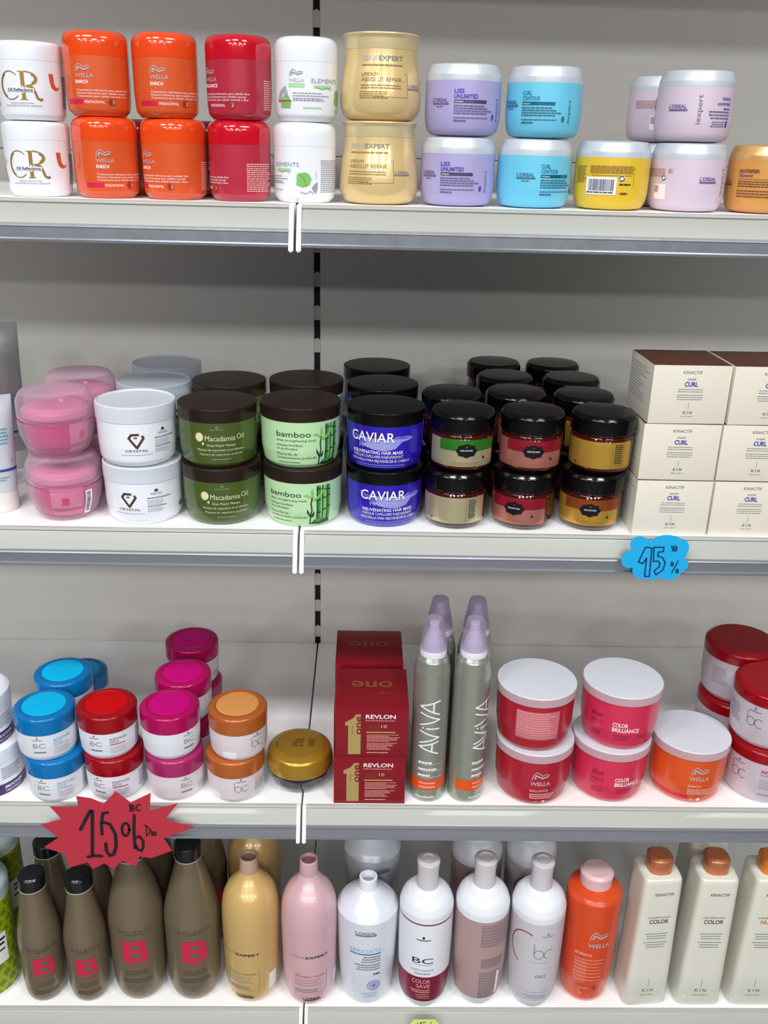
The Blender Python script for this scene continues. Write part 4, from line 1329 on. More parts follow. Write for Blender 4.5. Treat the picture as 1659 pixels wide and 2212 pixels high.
IVORY = mat('ivory_bottle', (224, 222, 208), 0.30, coat=0.35)
CAPC = mat('copper_cap', (196, 116, 76), 0.26, metal=0.35, coat=0.3)
CAPO = mat('amber_orange_cap', (226, 128, 44), 0.28, metal=0.2, coat=0.3)
PLUM = mat('plum_ink', (112, 40, 84), 0.45)
def ivory_bottle(kind):
    W0, W1, D0, D1, H = 32, 27, 27, 26, 222
    def mk():
        bm = bmesh.new()
        seg = 72
        levels = []
        for z, k in ((0, .88), (1.2, .955), (4, 1.0), (60, 1), (120, 1), (180, 1), (214, 1), (218.5, .985), (221, .95), (222, .89)):
            levels.append((z, k))
        rings = []
        for z, k in levels:
            t = z / H
            ax = (W0 + (W1 - W0) * t) * k; ay = (D0 + (D1 - D0) * t) * k
            ring = []
            for j in range(seg):
                ph = 2 * PI * j / seg
                r = sq(ph, 7, ax, ay)
                ring.append(bm.verts.new((r * math.sin(ph) / 1000, -r * math.cos(ph) / 1000, (z + (2.5 * (1 - (j / seg * 2 - 1) ** 2) if False else 0)) / 1000)))
            rings.append(ring)
        for p, q in zip(rings, rings[1:]):
            for j in range(seg):
                bm.faces.new((p[j], q[j], q[(j + 1) % seg], p[(j + 1) % seg]))
        bm.faces.new(rings[0]); bm.faces.new(rings[-1])
        body = finish(bm, 'bottle_body', IVORY, 40)
        a = Art()
        a.text('KINACTIF', 2, 196, 4.4, GREYINK, w=26, al='c', bold=.02)
        a.text('conditioner', 0, 158, 3.6, GREYINK, w=31, al='c')
        if kind == 'n':
            a.text('NUTRI', 0, 149, 6.4, mat('orange_ink', (226, 120, 40), .45), w=22, al='c', bold=.018)
        else:
            a.text('COLOR', 0, 149, 6.4, PLUM, w=27, al='c', bold=.018)
        a.lines(0, 132, 34, 3, 4.2, GREYINK, al='c', t=.3, seed=3, jag=.3)
        a.lines(0, 117, 36, 3, 4.2, GREYINK, al='c', t=.3, seed=4, jag=.3)
        a.stroke([(0, 36), (0, 50)], .5, GREYINK)
        a.text('K I N', 0, 27, 5.0, GREYINK, w=16, al='c', bold=.018)
        a.text('1000ml 33.8fl.oz', 0, 20, 2, GREYINK, w=21, al='c')
        def mp(u, v, e):
            t = v / H
            ax = W0 + (W1 - W0) * t; ay = D0 + (D1 - D0) * t
            x = u
            y = ay * max(0.0, 1 - abs(x / ax) ** 7) ** (1 / 7.0)
            return (x / 1000, -y / 1000 - e, v / 1000)
        me = a.build(mp, cut_v=0, cut_u=4)
        cap = LM(fillet([(0, 221.6), (16.6, 221.6, .5), (16.4, 242, 2.5), (12, 245, 2), (0, 245.4)], 5), CAPO if kind == 'n' else CAPC, seg=48, n=3, name='bottle_cap')
        return [('bottle_body', body, None, None), ('cap', cap, None, 'copper-coloured cap'), ('printed_label', me, None, None)]
    return ('ivory' + kind, mk, 32, 245)

LIME = mat('lime_green_wrap', (164, 184, 20), 0.4)
LEAFB = mat('black_leaf_line', (22, 34, 10), 0.5)
DOME = mat('pale_aqua_dome_lid', (186, 208, 204), 0.22, coat=0.4)
GJ_B = fillet([(0, 0), (42, 0, 3), (45, 6, 4), (45.4, 168)])
GJ_L = fillet([(0, 167.6), (46, 167.6, .6), (46.2, 186, 14), (34, 202, 10), (0, 205)], 7)
def lime_jar():
    def mk():
        a = Art()
        a.rect(-110, 8, 110, 165, LIME, 0)
        # star-flower lattice of long thin leaves
        s = 17.0
        rowh = s * math.sqrt(3) / 2
        for r in range(-1, 12):
            for c in range(-7, 8):
                cx = c * s + (s / 2 if r % 2 else 0)
                cy = 10 + r * rowh
                for k in range(6):
                    an = math.radians(60 * k)
                    x2, y2 = cx + math.cos(an) * s / 2, cy + math.sin(an) * s / 2
                    if 8 < cy < 163 and 8 < y2 < 163:
                        a.add([(cx, cy), ((cx + x2) / 2 - math.sin(an) * .38, (cy + y2) / 2 + math.cos(an) * .38), (x2, y2), ((cx + x2) / 2 + math.sin(an) * .38, (cy + y2) / 2 - math.cos(an) * .38)], [(0, 1, 2, 3)], LEAFB, 1)
                    an2 = an + math.radians(30)
                    x3, y3 = cx + math.cos(an2) * s / math.sqrt(3), cy + math.sin(an2) * s / math.sqrt(3)
                    if 8 < cy < 163 and 8 < y3 < 163:
                        a.add([(cx, cy), ((cx + x3) / 2 - math.sin(an2) * .5, (cy + y3) / 2 + math.cos(an2) * .5), (x3, y3), ((cx + x3) / 2 + math.sin(an2) * .5, (cy + y3) / 2 - math.cos(an2) * .5)], [(0, 1, 2, 3)], LEAFB, 1)
        a.rect(-14, 60, 24, 112, WINK, 2)
        a.rect(10, 92, 20, 96, INK, 3); a.rect(10, 100, 22, 104, INK, 3); a.rect(8, 82, 20, 85, INK, 3)
        me = a.build(wrap(GJ_B, 45.3), cut_v=0, cut_u=6)
        return [('body', LM(GJ_B, WHITE, name='jar_body'), None, None), ('lid', LM(GJ_L, DOME, name='dome_lid'), None, 'pale domed lid'), ('printed_wrap', me, None, None)]
    return ('lime', mk, 46, 205)
# ------------------------------------------------------------------ placing everything
# true size of each product (radius factor, height factor) and depth of the front row
SCL = {'cr': (1.01, 1.01, None), 'softo': (.975, 1.0, None), 'softr': (.965, 1.0, None), 'softw': (.975, 1.0, None), 'gold': (1.13, .998, 1.050), 'pinkj': (.985, 1.035, 1.045),
       'crystal0': (1.0, 1.022, 1.048), 'crystal1': (1.0, 1.022, 1.048), 'widemac': (1.02, 1.009, 1.0505), 'widebam': (1.03, 1.035, 1.049), 'widecav': (1.01, 1.0, 1.0515),
       'treatblue': (1.022, 1.105, 1.031), 'treatred': (1.022, 1.105, 1.036), 'treatmagenta': (1.022, 1.105, 1.036), 'treatrosy': (1.022, 1.105, 1.036), 'treatcopper': (1.022, 1.115, 1.034),
       'oil': (.99, 1.22, 1.053), 'spray': (1.06, 1.036, 1.028), 'bigwine0': (1.018, 1.052, 1.045), 'bigwine1': (1.018, 1.052, 1.045), 'bigrose0': (1.02, 1.048, 1.051), 'bigtang0': (1.012, 1.07, 1.051),
       'mauve': (1.0, 1.05, 1.052), 'swirl': (1.0, 1.05, 1.045), 'taupe0': (1.10, .992, 1.031), 'taupe1': (1.10, 1.004, 1.042), 'roundg': (1.045, 1.053, 1.037), 'roundp': (1.02, 1.056, 1.032),
       'serum': (1.01, 1.071, 1.038), 'pumpsave': (.985, 1.10, 1.026), 'pumprose': (.985, 1.10, 1.030), 'pumppale': (.985, 1.10, 1.026), 'orangeb': (.99, 1.077, 1.040), 'ivoryc': (1.03, 1.05, 1.032), 'ivoryn': (1.03, 1.05, 1.032)}
for k_ in ('lilac', 'sky', 'yellow', 'pink', 'peach'):
    SCL['band' + k_] = (1.095, 1.01, 1.052)

def row_y(xc, yt, ztop, R):
    """depth at which the far rim of a lid at height ztop meets image row yt"""
    lo, hi = 1.06, 1.42
    for _ in range(40):
        mid = (lo + hi) / 2
        X = solve_x(mid, ztop - .1, R, .1, xc)
        y = min(project((X + R * math.sin(a * PI / 8), mid + R * math.cos(a * PI / 8), ztop))[1] for a in range(-3, 4))
        if y > yt: lo = mid
        else: hi = mid
    return (lo + hi) / 2
def P(name, prod, si, xc, Y, label, cat='jar', rz=0.0, up=0.0, group=None, face=True, yt=None):
    """xc: image column of the thing's middle, turned into metres along its own shelf; Y: depth of its axis; up: mm above the shelf"""
    key, mk, R, H = prod
    s = SCL.get(key, (1, 1, None))
    R *= s[0]; H *= s[1]
    if Y < 1.075 and s[2]:
        Y = s[2]
    if up:
        up = H + 0.2
    if yt:
        Y = row_y(xc, yt, SH[si] + 2 * H / 1000.0 * 1.0, R / 1000.0)
        if s[2]:
            Y = max(Y, s[2] + R / 500.0 + .0015)
    z = SH[si] + up / 1000.0
    X = solve_x(Y, z, R / 1000.0, H / 1000.0, xc)
    turn = math.radians(rz) + (math.atan2(CAMX - X, Y) if face else 0)
    return put(name, key, mk, (X, Y, z + 0.0002), turn, label, cat, group, s[:2])

J = 'hair_mask_jar'
# --- top shelf
CRG, SO, SR, SW = cr_jar(), soft_jar('o'), soft_jar('r'), soft_jar('w')
P(J, CRG, 0, 81, 1.046, 'white jar with gold interlaced letters, lower one at the left end of the top shelf', rz=-2, group='white jars with gold letters')
P(J, CRG, 0, 64, 1.046, 'white jar with gold interlaced letters, stacked on its twin at the left', rz=-2, up=72.2, group='white jars with gold letters')
P(J, SO, 0, 227, 1.046, 'orange round-shouldered jar, lower one of the stack beside the white lettered jars', rz=21, group='orange round-shouldered jars')
P(J, SO, 0, 208, 1.046, 'orange round-shouldered jar, upper one of the stack beside the white lettered jars', rz=0, up=78.2, group='orange round-shouldered jars')
P(J, SO, 0, 376, 1.046, 'orange round-shouldered jar with print turned aside, lower one next to the crimson jars', rz=-32, group='orange round-shouldered jars')
P(J, SO, 0, 356, 1.046, 'orange round-shouldered jar, upper one of the stack next to the crimson jars', rz=12, up=78.2, group='orange round-shouldered jars')
P(J, SR, 0, 517, 1.046, 'crimson round-shouldered jar with a large block of small print, lower of two', rz=-75, group='crimson round-shouldered jars')
P(J, SR, 0, 515, 1.046, 'crimson round-shouldered jar, upper of two, with white text at its left', rz=-37, up=78.2, group='crimson round-shouldered jars')
P(J, SW, 0, 657, 1.047, 'white jar with round green leaf and grey text block, lower of two', rz=-72, group='white jars with green leaf print')
P(J, SW, 0, 661, 1.047, 'white jar with green leaf print and red line, stacked upper of two', rz=0, up=78.2, group='white jars with green leaf print')
bg_ = 'jars in the hidden second row of the top shelf'
P(J, SO, 0, 305, 1.120, 'orange jar mostly hidden behind the gap between the two orange stacks', rz=-60, group=bg_)
P(J, SR, 0, 452, 1.122, 'crimson jar in shade, glimpsed between the orange and crimson stacks', rz=-60, group=bg_)
GJ = gold_jar()
P(J, GJ, 0, 820, 1.050, 'bell-shaped gold jar with a line frame round its text, lower of two', rz=-17, group='bell-shaped gold jars')
P(J, GJ, 0, 824, 1.050, 'bell-shaped gold jar with flared lid rim, upper of two', rz=2, up=80.7, group='bell-shaped gold jars')
PU, SK, YE, PK, PE = band_jar('lilac'), band_jar('sky'), band_jar('yellow'), band_jar('pink'), band_jar('peach')
BG = 'silver-lidded jars on the top shelf'
P(J, PU, 0, 989, 1.050, 'lilac jar with silver lid, lower of the two lilac ones', rz=-13, group=BG)
P(J, PU, 0, 1001, 1.050, 'lilac jar with silver lid, stacked on the other lilac one', rz=0, up=67.7, group=BG)
P(J, SK, 0, 1154, 1.050, 'sky-blue jar with silver lid, lower of the two sky-blue ones', rz=24, group=BG)
P(J, SK, 0, 1176, 1.052, 'sky-blue jar with silver lid, stacked on the other sky-blue one', rz=-20, up=67.7, group=BG)
P(J, YE, 0, 1323, 1.050, 'yellow jar with silver lid and white barcode sticker, standing single', rz=0, group=BG)
P(J, PK, 0, 1486, 1.050, 'pale pink jar with silver lid, lower front one beside the yellow jar', rz=66, group=BG)
P(J, PK, 0, 1503, 1.050, 'pale pink jar with silver lid, stacked in front with sideways lettering', rz=8, up=67.7, group=BG)
P(J, PK, 0, 1425, 1.142, 'pale pink jar hidden in the second row, under the shaded upper one', rz=90, group=BG)
P(J, PK, 0, 1434, 1.142, 'pale pink jar with shaded silver lid, upper one of the second row', rz=100, up=67.7, group=BG)
P(J, PE, 0, 1653, 1.050, 'peach jar with pearly peach lid cut by the right edge of the frame', rz=-4, group='peach jars')
P(J, PE, 0, 1668, 1.150, 'peach jar in the second row, barely showing above the front peach one', rz=30, group='peach jars')

# --- second shelf
T1, T2 = tube('w', 138), tube('s', 193)
P('cream_tube', T1, 1, -8, 1.056, 'pearl white tube standing on its cap at the left edge, front one', 'tube', rz=8, group='tubes standing on their caps')
P('cream_tube', T2, 1, 6, 1.215, 'tall silver-grey tube behind, with its crimp highest against the back panel', 'tube', rz=8, group='tubes standing on their caps')
P('cream_tube', tube('s', 186), 1, -40, 1.130, 'silver-grey tube at the frame edge, between the front tube and the tallest', 'tube', rz=8, group='tubes standing on their caps')
PJ = pink_jar()
G = 'pink jars in clear shells'
P(J, PJ, 1, 138, 1.056, 'pink jar in a clear double shell with barcode sticker, lower front one', rz=-6, group=G)
P(J, PJ, 1, 119, 1.056, 'pink jar in a clear double shell, upper front one', rz=45, up=73.2, group=G)
P(J, PJ, 1, 183, 1.188, 'pink jar in a clear shell, lower one of the second row, mostly hidden', rz=30, group=G, yt=785)
P(J, PJ, 1, 174, 1.188, 'pink jar in a clear shell, shaded upper one of the second row', rz=30, up=73.2, group=G, yt=785)
CJ, CJ2 = crystal_jar(), crystal_jar(True)
G = 'white jars with bronze V emblem'
P(J, CJ, 1, 309, 1.058, 'white jar with small bronze V emblem to the left, lower front one', rz=-24, group=G)
P(J, CJ, 1, 294, 1.058, 'white jar with bronze V emblem in its middle, upper front one', rz=-3, up=69.2, group=G)
for xc, Y, w in ((334, 801, 'second row'), (362, 766, 'back row')):
    P(J, CJ2, 1, xc + 8, 1.2, 'white jar with frosted lid, hidden lower one of the %s' % w, rz=40, group=G, yt=Y)
    P(J, CJ2, 1, xc, 1.2, 'white jar with see-through frosted lid, upper one of the %s in shade' % w, rz=40, up=69.2, group=G, yt=Y)
def column(prod, si, rows, what, group, H):
    for (xl, xt, Y, rl, rt, row) in rows:
        yt_ = None
        if Y > 700:
            yt_ = Y
        P(J, prod, si, xl, Y if not yt_ else 1.2, '%s, lower one, %s' % (what, row), rz=rl, group=group, yt=yt_)
        P(J, prod, si, xt, Y if not yt_ else 1.2, '%s, upper one, %s' % (what, row), rz=rt, up=1, group=group, yt=yt_)
column(wide_jar('mac'), 1, ((479, 471, 1.058, 0, -2, 'front row'), (503, 497, 800, 10, 10, 'second row')), 'olive-green jar with dark brown lid', 'olive-green jars', 69.4)
column(wide_jar('bam'), 1, ((654, 649, 1.058, -17, 0, 'front row'), (664, 662, 798, 10, 10, 'second row')), 'mint-green jar with bamboo stalks and dark brown lid', 'mint-green bamboo jars', 69.4)
column(wide_jar('cav'), 1, ((830, 833, 1.059, 19, 0, 'front row'), (823, 826, 808, 10, 10, 'second row'), (810, 814, 772, 10, 10, 'back row')), 'deep blue jar with black lid and pale swoosh', 'deep blue jars', 69.4)
AG = 'amber glass jars with black lids'
for f_ in FOILS:
    for h_ in ('None', 'green', 'crimson', 'copper'):
        SCL['amber' + f_ + h_] = (1.01, 1.025, 1.041)
def amb(foot, head, xc, Y, up, rz, lb):
    P(J, amber_jar(foot, head), 1, xc, Y if Y < 2 else 1.2, lb, rz=rz, up=up, group=AG, yt=Y if Y > 2 else None)
amb('champagne', None, 984, 1.050, 0, -5, 'amber jar with champagne foil and black lid, lower one beside the deep blue jars')
amb('champagne', 'green', 999, 1.050, 68.2, 0, 'amber jar with green and champagne foil and black badge, upper front one')
amb('rose', 'crimson', 1131, 1.050, 0, -24, 'amber jar with crimson and rose foil, lower one with badge turned left')
amb('rose', 'crimson', 1148, 1.050, 68.2, -3, 'amber jar with crimson and rose foil, upper one with centred badge')
amb('gold', 'copper', 1277, 1.050, 0, -7, 'amber jar with gold and copper foil and black badge, lower one beside the cream boxes')
amb('gold', None, 1301, 1.050, 68.2, -5, 'amber jar with plain gold foil, upper one beside the cream boxes')
for foot, col, rows in (('champagne', 'beside the deep blue jars', ((975, 827),)), ('rose', 'of the middle column', ((1112, 826), (1088, 795), (1064, 767))), ('gold', 'of the right column', ((1258, 832), (1231, 799), (1190, 770)))):
    for k, (xc, Y) in enumerate(rows):
        rw = ('second', 'third', 'fourth')[k]
        amb(foot, None, xc - 6, Y, 0, 40, 'amber jar hidden below its twin in the %s row %s' % (rw, col))
        amb(foot, None, xc, Y, 68.2, 40, 'black-lidded amber jar in the %s row %s, only its lid showing' % (rw, col))
CT = carton()
CW = 0.0885
c0 = on_y(1444, 1156, 1.004).x
offs = (0.0, 0.0005, -0.0015)
for c, cn in ((0, 'left column'), (1, 'right column')):
    for k, kn in ((0, 'bottom'), (1, 'middle'), (2, 'top')):
        x = c0 + c * 0.0905 + (0.0, 0.0, 0.0025)[k] * (1 if c == 0 else 1.1)
        put('carton', CT[0], CT[1], (x, 1.005 + (0, .002, .0035)[k], SH[1] + 0.0002 + k * 0.0668), math.radians((0, -.6, 1.2)[k]), 'cream hair-mask carton with blue lettering, %s one in the %s' % (kn, cn), 'box', 'cream cartons')

# --- third shelf
SJ = swirl_jar()
P(J, SJ, 2, -28, 1.054, 'white jar with dark purple base band, lower one cut by the left edge', rz=-14, group='white jars with purple band')
P(J, SJ, 2, -56, 1.054, 'white jar with dark purple base band, upper one cut by the left edge', rz=-8, up=69.2, group='white jars with purple band')
TB = {k: treat_jar(k) for k in ('blue', 'red', 'magenta', 'rosy', 'copper')}
TG = 'small white jars with coloured lids'
P(J, TB['blue'], 2, 121, 1.049, 'white jar with ocean-blue lid, lower front one', rz=-8, group=TG)
P(J, TB['blue'], 2, 99, 1.049, 'white jar with ocean-blue lid and cyan disc, upper front one', rz=4, up=58.7, group=TG)
P(J, TB['red'], 2, 248, 1.049, 'white jar with red lid, lower one above the starburst sign', rz=-14, group=TG)
P(J, TB['red'], 2, 233, 1.049, 'white jar with bright red lid, upper one', rz=-6, up=58.7, group=TG)
P(J, TB['rosy'], 2, 379, 1.049, 'white jar with dusty raspberry lid in creased film, lower front one', rz=42, group=TG)
P(J, TB['magenta'], 2, 368, 1.049, 'white jar with raspberry lid and magenta disc, upper front one', rz=58, up=58.7, group=TG)
P(J, TB['copper'], 2, 509, 1.049, 'pale jar with copper-orange lid, lower front one', rz=-8, group=TG)
P(J, TB['copper'], 2, 514, 1.049, 'pale jar with copper-orange lid and apricot disc, upper front one', rz=22, up=58.7, group=TG)
P(J, TB['blue'], 2, 150, 1.148, 'white jar with ocean-blue lid, hidden lower one of the second row', rz=20, group=TG, yt=1417)
P(J, TB['blue'], 2, 139, 1.148, 'white jar with shaded ocean-blue lid, upper one of the second row', rz=20, up=58.7, group=TG, yt=1417)
P(J, TB['blue'], 2, 178, 1.222, 'white jar with blue lid in the third row, peeking out at the right', rz=20, group=TG)
P(J, TB['magenta'], 2, 406, 1.146, 'white jar with raspberry lid, lower one of the second row', rz=40, group=TG, yt=1422)
P(J, TB['magenta'], 2, 397, 1.146, 'white jar with shaded raspberry lid, upper one of the second row', rz=40, up=58.7, group=TG, yt=1422)
P(J, TB['magenta'], 2, 425, 1.238, 'white jar with raspberry lid, lower one of the back row', rz=40, group=TG, yt=1352)
P(J, TB['magenta'], 2, 416, 1.238, 'white jar with dark raspberry lid, topmost at the back', rz=40, up=58.7, group=TG, yt=1352)
P('hair_oil_jar', oil_jar(), 2, 647, 1.058, 'flat dark jar with domed gold lid standing alone by the shelf joint', rz=0)
RB = red_box()
bx = on_y(797, 1737, 1.004).x
for r, (y, rn) in enumerate(((1.002, 'front'), (1.108, 'back'))):
    for k, kn in ((0, 'lower'), (1, 'upper')):
        put('carton', RB[0], RB[1], (bx + (0, .0015)[k] - r * .0035, y, SH[2] + .0002 + k * .0737), 0, 'metallic red box with gold numeral one, %s of the %s stack' % (kn, rn), 'box', 'metallic red boxes')
SC = spray_can()
P('spray_can', SC, 2, 932, 1.034, 'silver-green spray can with white lettering facing front, left front one', 'spray can', rz=0, group='spray cans with lilac caps')
P('spray_can', SC, 2, 1017, 1.034, 'silver-green spray can with lettering turned right, right front one', 'spray can', rz=50, group='spray cans with lilac caps')
P('spray_can', SC, 2, 944, 1.082, 'silver-green spray can behind the left front one', 'spray can', rz=20, group='spray cans with lilac caps')
P('spray_can', SC, 2, 1022, 1.082, 'silver-green spray can behind the right front one', 'spray can', rz=60, group='spray cans with lilac caps')
BGp = 'large jars with white lids'
P(J, big_jar('wine'), 2, 1152, 1.063, 'large wine-red jar with white lid, lower one', rz=0, group=BGp)
P(J, big_jar('wine', True), 2, 1156, 1.063, 'large wine-red jar with pale block of small print, upper one', rz=-2, up=79.8, group=BGp)
P(J, big_jar('rose'), 2, 1317, 1.063, 'large coral-pink jar with white lid, lower one', rz=14, group=BGp)
P(J, big_jar('rose'), 2, 1341, 1.063, 'large coral-pink jar with white lid, upper one', rz=-6, up=79.8, group=BGp)
P(J, big_jar('tang'), 2, 1487, 1.063, 'large tangerine jar with white lid standing single', rz=8, group=BGp)
MJ = mauve_jar()
for xc, Y, row in ((1650, 1.063, 'front'), (1580, 1.160, 'back')):
    P(J, MJ, 2, xc, Y, 'large pale mauve jar with red lid, lower one of the %s stack' % row, rz=-14 if row == 'front' else 30, group='large pale jars with red lids')
    P(J, MJ, 2, xc + 17, Y, 'large pale mauve jar with red lid, upper one of the %s stack' % row, rz=0 if row == 'front' else 30, up=79.6, group='large pale jars with red lids')

# --- bottom shelf
LJ = lime_jar()
P('patterned_jar', LJ, 3, -46, 1.048, 'lime-green leaf-patterned jar with pale dome lid, front one at the left edge', rz=10, group='lime-green patterned jars')
P('patterned_jar', LJ, 3, -20, 1.148, 'lime-green leaf-patterned jar with pale dome lid, behind the front one', rz=24, group='lime-green patterned jars')
S_ = 'shampoo_bottle'
TS, TL = taupe_bottle(False), taupe_bottle(True)
TGp = 'olive-brown bottles with pink capital'
P(S_, TS, 3, 82, 1.042, 'small olive-brown bottle with black cap, leftmost at the front', 'bottle', rz=0, group=TGp)
P(S_, TS, 3, 181, 1.040, 'small olive-brown bottle with black cap, under the starburst sign', 'bottle', rz=-6, group=TGp)
P(S_, TL, 3, 291, 1.050, 'large olive-brown bottle whose cap is hidden by the starburst sign', 'bottle', rz=-10, group=TGp)
P(S_, TL, 3, 412, 1.050, 'large olive-brown bottle with black cap, beside the gold bottle', 'bottle', rz=0, group=TGp)
P(S_, TS, 3, 113, 1.098, 'small olive-brown bottle in the second row, left, cap half behind the sign', 'bottle', rz=20, group=TGp)
P(S_, TS, 3, 206, 1.100, 'small olive-brown bottle in the second row, behind the sign', 'bottle', rz=20, group=TGp)
P(S_, TL, 3, 320, 1.135, 'large olive-brown bottle in the second row, left one, in deep shade', 'bottle', rz=20, group=TGp)
P(S_, TL, 3, 433, 1.135, 'large olive-brown bottle in the second row, right one, in deep shade', 'bottle', rz=20, group=TGp)
RG, RP = round_bottle('g'), round_bottle('p')
P(S_, RG, 3, 540, 1.052, 'pearly gold bottle with dull rose spout, front one', 'bottle', rz=-24, group='round-shouldered bottles')
P(S_, RG, 3, 549, 1.140, 'pearly gold bottle in the second row, behind the front gold one', 'bottle', rz=20, group='round-shouldered bottles')
P(S_, RP, 3, 667, 1.052, 'pearly pink bottle with dusty pink spout at the shelf joint', 'bottle', rz=2, group='round-shouldered bottles')
SB = serum_bottle()
P(S_, SB, 3, 795, 1.056, 'white tapering bottle with open neck and blue print, front one', 'bottle', rz=-2, group='white open-necked bottles')
P(S_, SB, 3, 805, 1.158, 'white tapering bottle in the second row, its shoulder under the shelf', 'bottle', rz=20, group='white open-necked bottles')
PSV, PRO, PPA = pump_bottle('save'), pump_bottle('rose'), pump_bottle('pale')
PG = 'white bottles with tall frosted caps'
P(S_, PSV, 3, 921, 1.051, 'white bottle with burgundy band and tall frosted cap', 'bottle', rz=-2, group=PG)
P(S_, PRO, 3, 1041, 1.051, 'white bottle with dusty rose wrap and tall frosted cap', 'bottle', rz=0, group=PG)
P(S_, PPA, 3, 1161, 1.051, 'white bottle with pale wrap and large copper letter C', 'bottle', rz=8, group=PG)
P(S_, PRO, 3, 1029, 1.135, 'white-shouldered bottle in the second row, behind the dusty rose one', 'bottle', rz=30, group=PG)
P(S_, PPA, 3, 1145, 1.135, 'white-shouldered bottle in the second row, behind the copper-letter one', 'bottle', rz=30, group=PG)
P(S_, orange_bottle(), 3, 1276, 1.052, 'tangerine bottle with wide frosted cap', 'bottle', rz=2)
IV, IVN = ivory_bottle('c'), ivory_bottle('n')
IG = 'ivory square-shouldered bottles'
P('conditioner_bottle', IV, 3, 1405, 1.042, 'ivory square bottle with plum lettering, left of three', 'bottle', rz=5, face=False, group=IG)
P('conditioner_bottle', IV, 3, 1524, 1.042, 'ivory square bottle with plum lettering, middle of three', 'bottle', rz=0, face=False, group=IG)
P('conditioner_bottle', IVN, 3, 1640, 1.042, 'ivory square bottle with orange lettering, at the right edge', 'bottle', rz=0, face=False, group=IG)
P('conditioner_bottle', IV, 3, 1508, 1.118, 'ivory square bottle in the second row, seen between two front ones', 'bottle', rz=0, face=False, group=IG)

# ------------------------------------------------------------------ hand-made offer signs hung on the shelf fronts
def sheet(name, outline, Y, thick, mt, label, cat, strokes, ink, pen=1.0):
    """paper cut-out; outline and strokes given as rays that meet the sign's own upright plane at depth Y"""
    pts = [on_y(x, y, Y) for x, y in outline]
    c = sum(pts, Vector()) / len(pts)
    c.y = Y
    root = bpy.data.objects.new(name, None)
    COL.objects.link(root)
    root.location = c
    tag(root, label, cat)
    bm = bmesh.new()
    from mathutils.geometry import tessellate_polygon
    fr = [bm.verts.new(p - c) for p in pts]
    bk = [bm.verts.new(p - c + Vector((0, thick, 0))) for p in pts]
    for t in tessellate_polygon([[Vector((p.x, p.z, 0)) for p in pts]]):
        bm.faces.new([fr[i] for i in t]); bm.faces.new([bk[i] for i in reversed(t)])
    for i in range(len(fr)):
        j = (i + 1) % len(fr)
        bm.faces.new((fr[i], bk[i], bk[j], fr[j]))
    o = link('paper', finish(bm, 'paper', mt, 20), root)
    a = Art()
    for w, line in strokes:
        q = []
        for x, y in line:
            p = on_y(x, y, Y) - c
            q.append((p.x * 1000, p.z * 1000))
        w *= pen
        a.stroke(q, w, ink, 1)
        a.ellipse(q[0][0], q[0][1], w / 2, w / 2, ink, 1.25, 10); a.ellipse(q[-1][0], q[-1][1], w / 2, w / 2, ink, 1.25, 10)
    me = a.build(lambda u, v, e: (u / 1000, -e, v / 1000), cut_u=0, name='handwriting')
    link('handwriting', me, root)
    return root

REDP = mat('red_card', (186, 44, 62), 0.38, coat=0.25)
BLUEP = mat('cyan_card', (20, 172, 230), 0.55)
PEN = mat('black_marker', (28, 20, 30), 0.45)
BPEN = mat('navy_marker', (16, 40, 96), 0.45)
def z5(pts): return [(x / 3.456, 1680 + y / 3.456) for x, y in pts]
def z8(pts): return [(1180 + x / 3.463, 740 + y / 3.463) for x, y in pts]
star = z5([(568, 138), (680, 155), (775, 195), (862, 102), (975, 185), (1125, 115), (1118, 245), (1328, 192), (1228, 315), (1458, 368), (1222, 452), (1285, 545), (1130, 600), (1042, 590), (1020, 660), (905, 622), (852, 682), (778, 640), (692, 682), (655, 632), (518, 672), (488, 572), (330, 520), (440, 445), (305, 352), (460, 310), (372, 215), (585, 218)])
def ell(cx, cy, rx, ry, a0=0, a1=360, n=14):
    return [(cx + rx * math.cos(math.radians(a0 + (a1 - a0) * k / n)), cy + ry * math.sin(math.radians(a0 + (a1 - a0) * k / n))) for k in range(n + 1)]
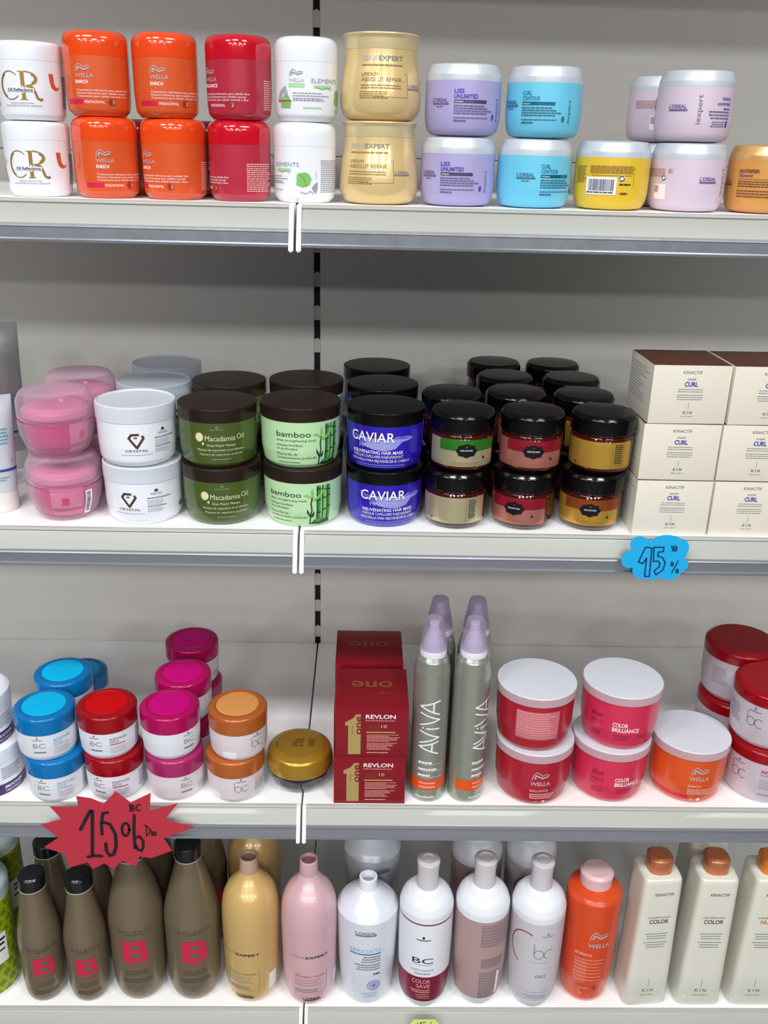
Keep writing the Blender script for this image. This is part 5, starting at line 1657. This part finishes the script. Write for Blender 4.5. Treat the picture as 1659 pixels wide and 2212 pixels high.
sheet('starburst_sign', star, 0.9745, 0.0006, REDP, 'red starburst card with a handwritten 15 percent offer on the third shelf front', 'sign', [
    (3.4, z5([(602, 385), (640, 310), (676, 245), (690, 250), (690, 420), (690, 585)])), (3.4, z5([(658, 590), (710, 580), (760, 585)])),
    (3.0, z5([(762, 420), (757, 340), (768, 265), (805, 258)])), (3.4, z5([(765, 330), (820, 345), (862, 420), (868, 510), (850, 570), (820, 580), (795, 545), (790, 490)])),
    (2.6, z5(ell(938, 385, 27, 48))), (3.0, z5([(1002, 280), (1000, 400), (1008, 525)])), (2.8, z5([(1010, 450), (1040, 435), (1068, 470), (1070, 515), (1055, 545), (1030, 535), (1012, 500)])),
    (1.5, z5([(970, 200), (974, 245)])), (1.5, z5([(968, 202), (995, 205), (998, 218), (974, 224), (1000, 232), (998, 245), (972, 248)])), (1.5, z5([(1045, 200), (1020, 208), (1016, 232), (1030, 246), (1046, 240)])),
    (1.1, z5([(1092, 355), (1094, 430)])), (1.1, z5([(1075, 352), (1110, 370), (1122, 405), (1092, 434)])), (1.1, z5([(1128, 385), (1136, 432), (1146, 400)])), (1.1, z5(ell(1158, 418, 9, 14))),
], PEN, 1.35)
cloud_pts = []
for cx, cy, rx, ry, a0, a1 in ((700, 1515, 72, 66, 150, 300), (905, 1500, 120, 60, 190, 330), (1008, 1530, 62, 62, 265, 400), (1015, 1660, 48, 50, 300, 410), (905, 1700, 110, 75, 20, 140), (790, 1720, 55, 58, 50, 130), (720, 1690, 80, 80, 95, 165), (618, 1628, 60, 62, 60, 285)):
    cloud_pts += ell(cx, cy, rx, ry, a0, a1, 9)
sheet('cloud_sign', z8(cloud_pts), 0.9745, 0.0006, BLUEP, 'blue cloud-shaped card with a handwritten 15 percent offer on the second shelf front', 'sign', [
    (1.5, z8([(690, 1640), (742, 1530), (790, 1535), (770, 1748), (735, 1748), (750, 1610), (722, 1652), (692, 1640)])),
    (1.5, z8([(806, 1530), (880, 1530), (876, 1562), (838, 1566), (834, 1598), (868, 1606), (890, 1645), (872, 1700), (820, 1736), (806, 1706), (842, 1680), (850, 1650), (836, 1632), (800, 1636), (806, 1530)])),
    (1.3, z8([(938, 1722), (985, 1632)])), (1.3, z8(ell(940, 1655, 8, 14))), (1.3, z8(ell(978, 1708, 8, 13))),
    (1.0, z8([(935, 1520), (952, 1555), (938, 1560)])), (1.0, z8([(950, 1515), (962, 1560)])), (1.0, z8([(965, 1515), (978, 1545), (970, 1560)])), (1.0, z8([(940, 1535), (980, 1530)])), (1.0, z8([(945, 1548), (975, 1546)])),
], BPEN)
sheet('price_tag', [(884, 2215), (893, 2203), (940, 2203), (951, 2215), (951, 2240), (940, 2252), (893, 2252), (884, 2240)], 0.9745, 0.0005, mat('pale_yellow_paper', (222, 232, 130), 0.6), 'small pale yellow tag with handwritten figures at the bottom edge', 'sign', [
    (1.2, [(902, 2210), (900, 2232)]), (1.2, [(920, 2208), (908, 2209), (907, 2217), (917, 2220), (916, 2231), (906, 2232)]), (.8, [(932, 2207), (928, 2214), (936, 2214)])], PEN)
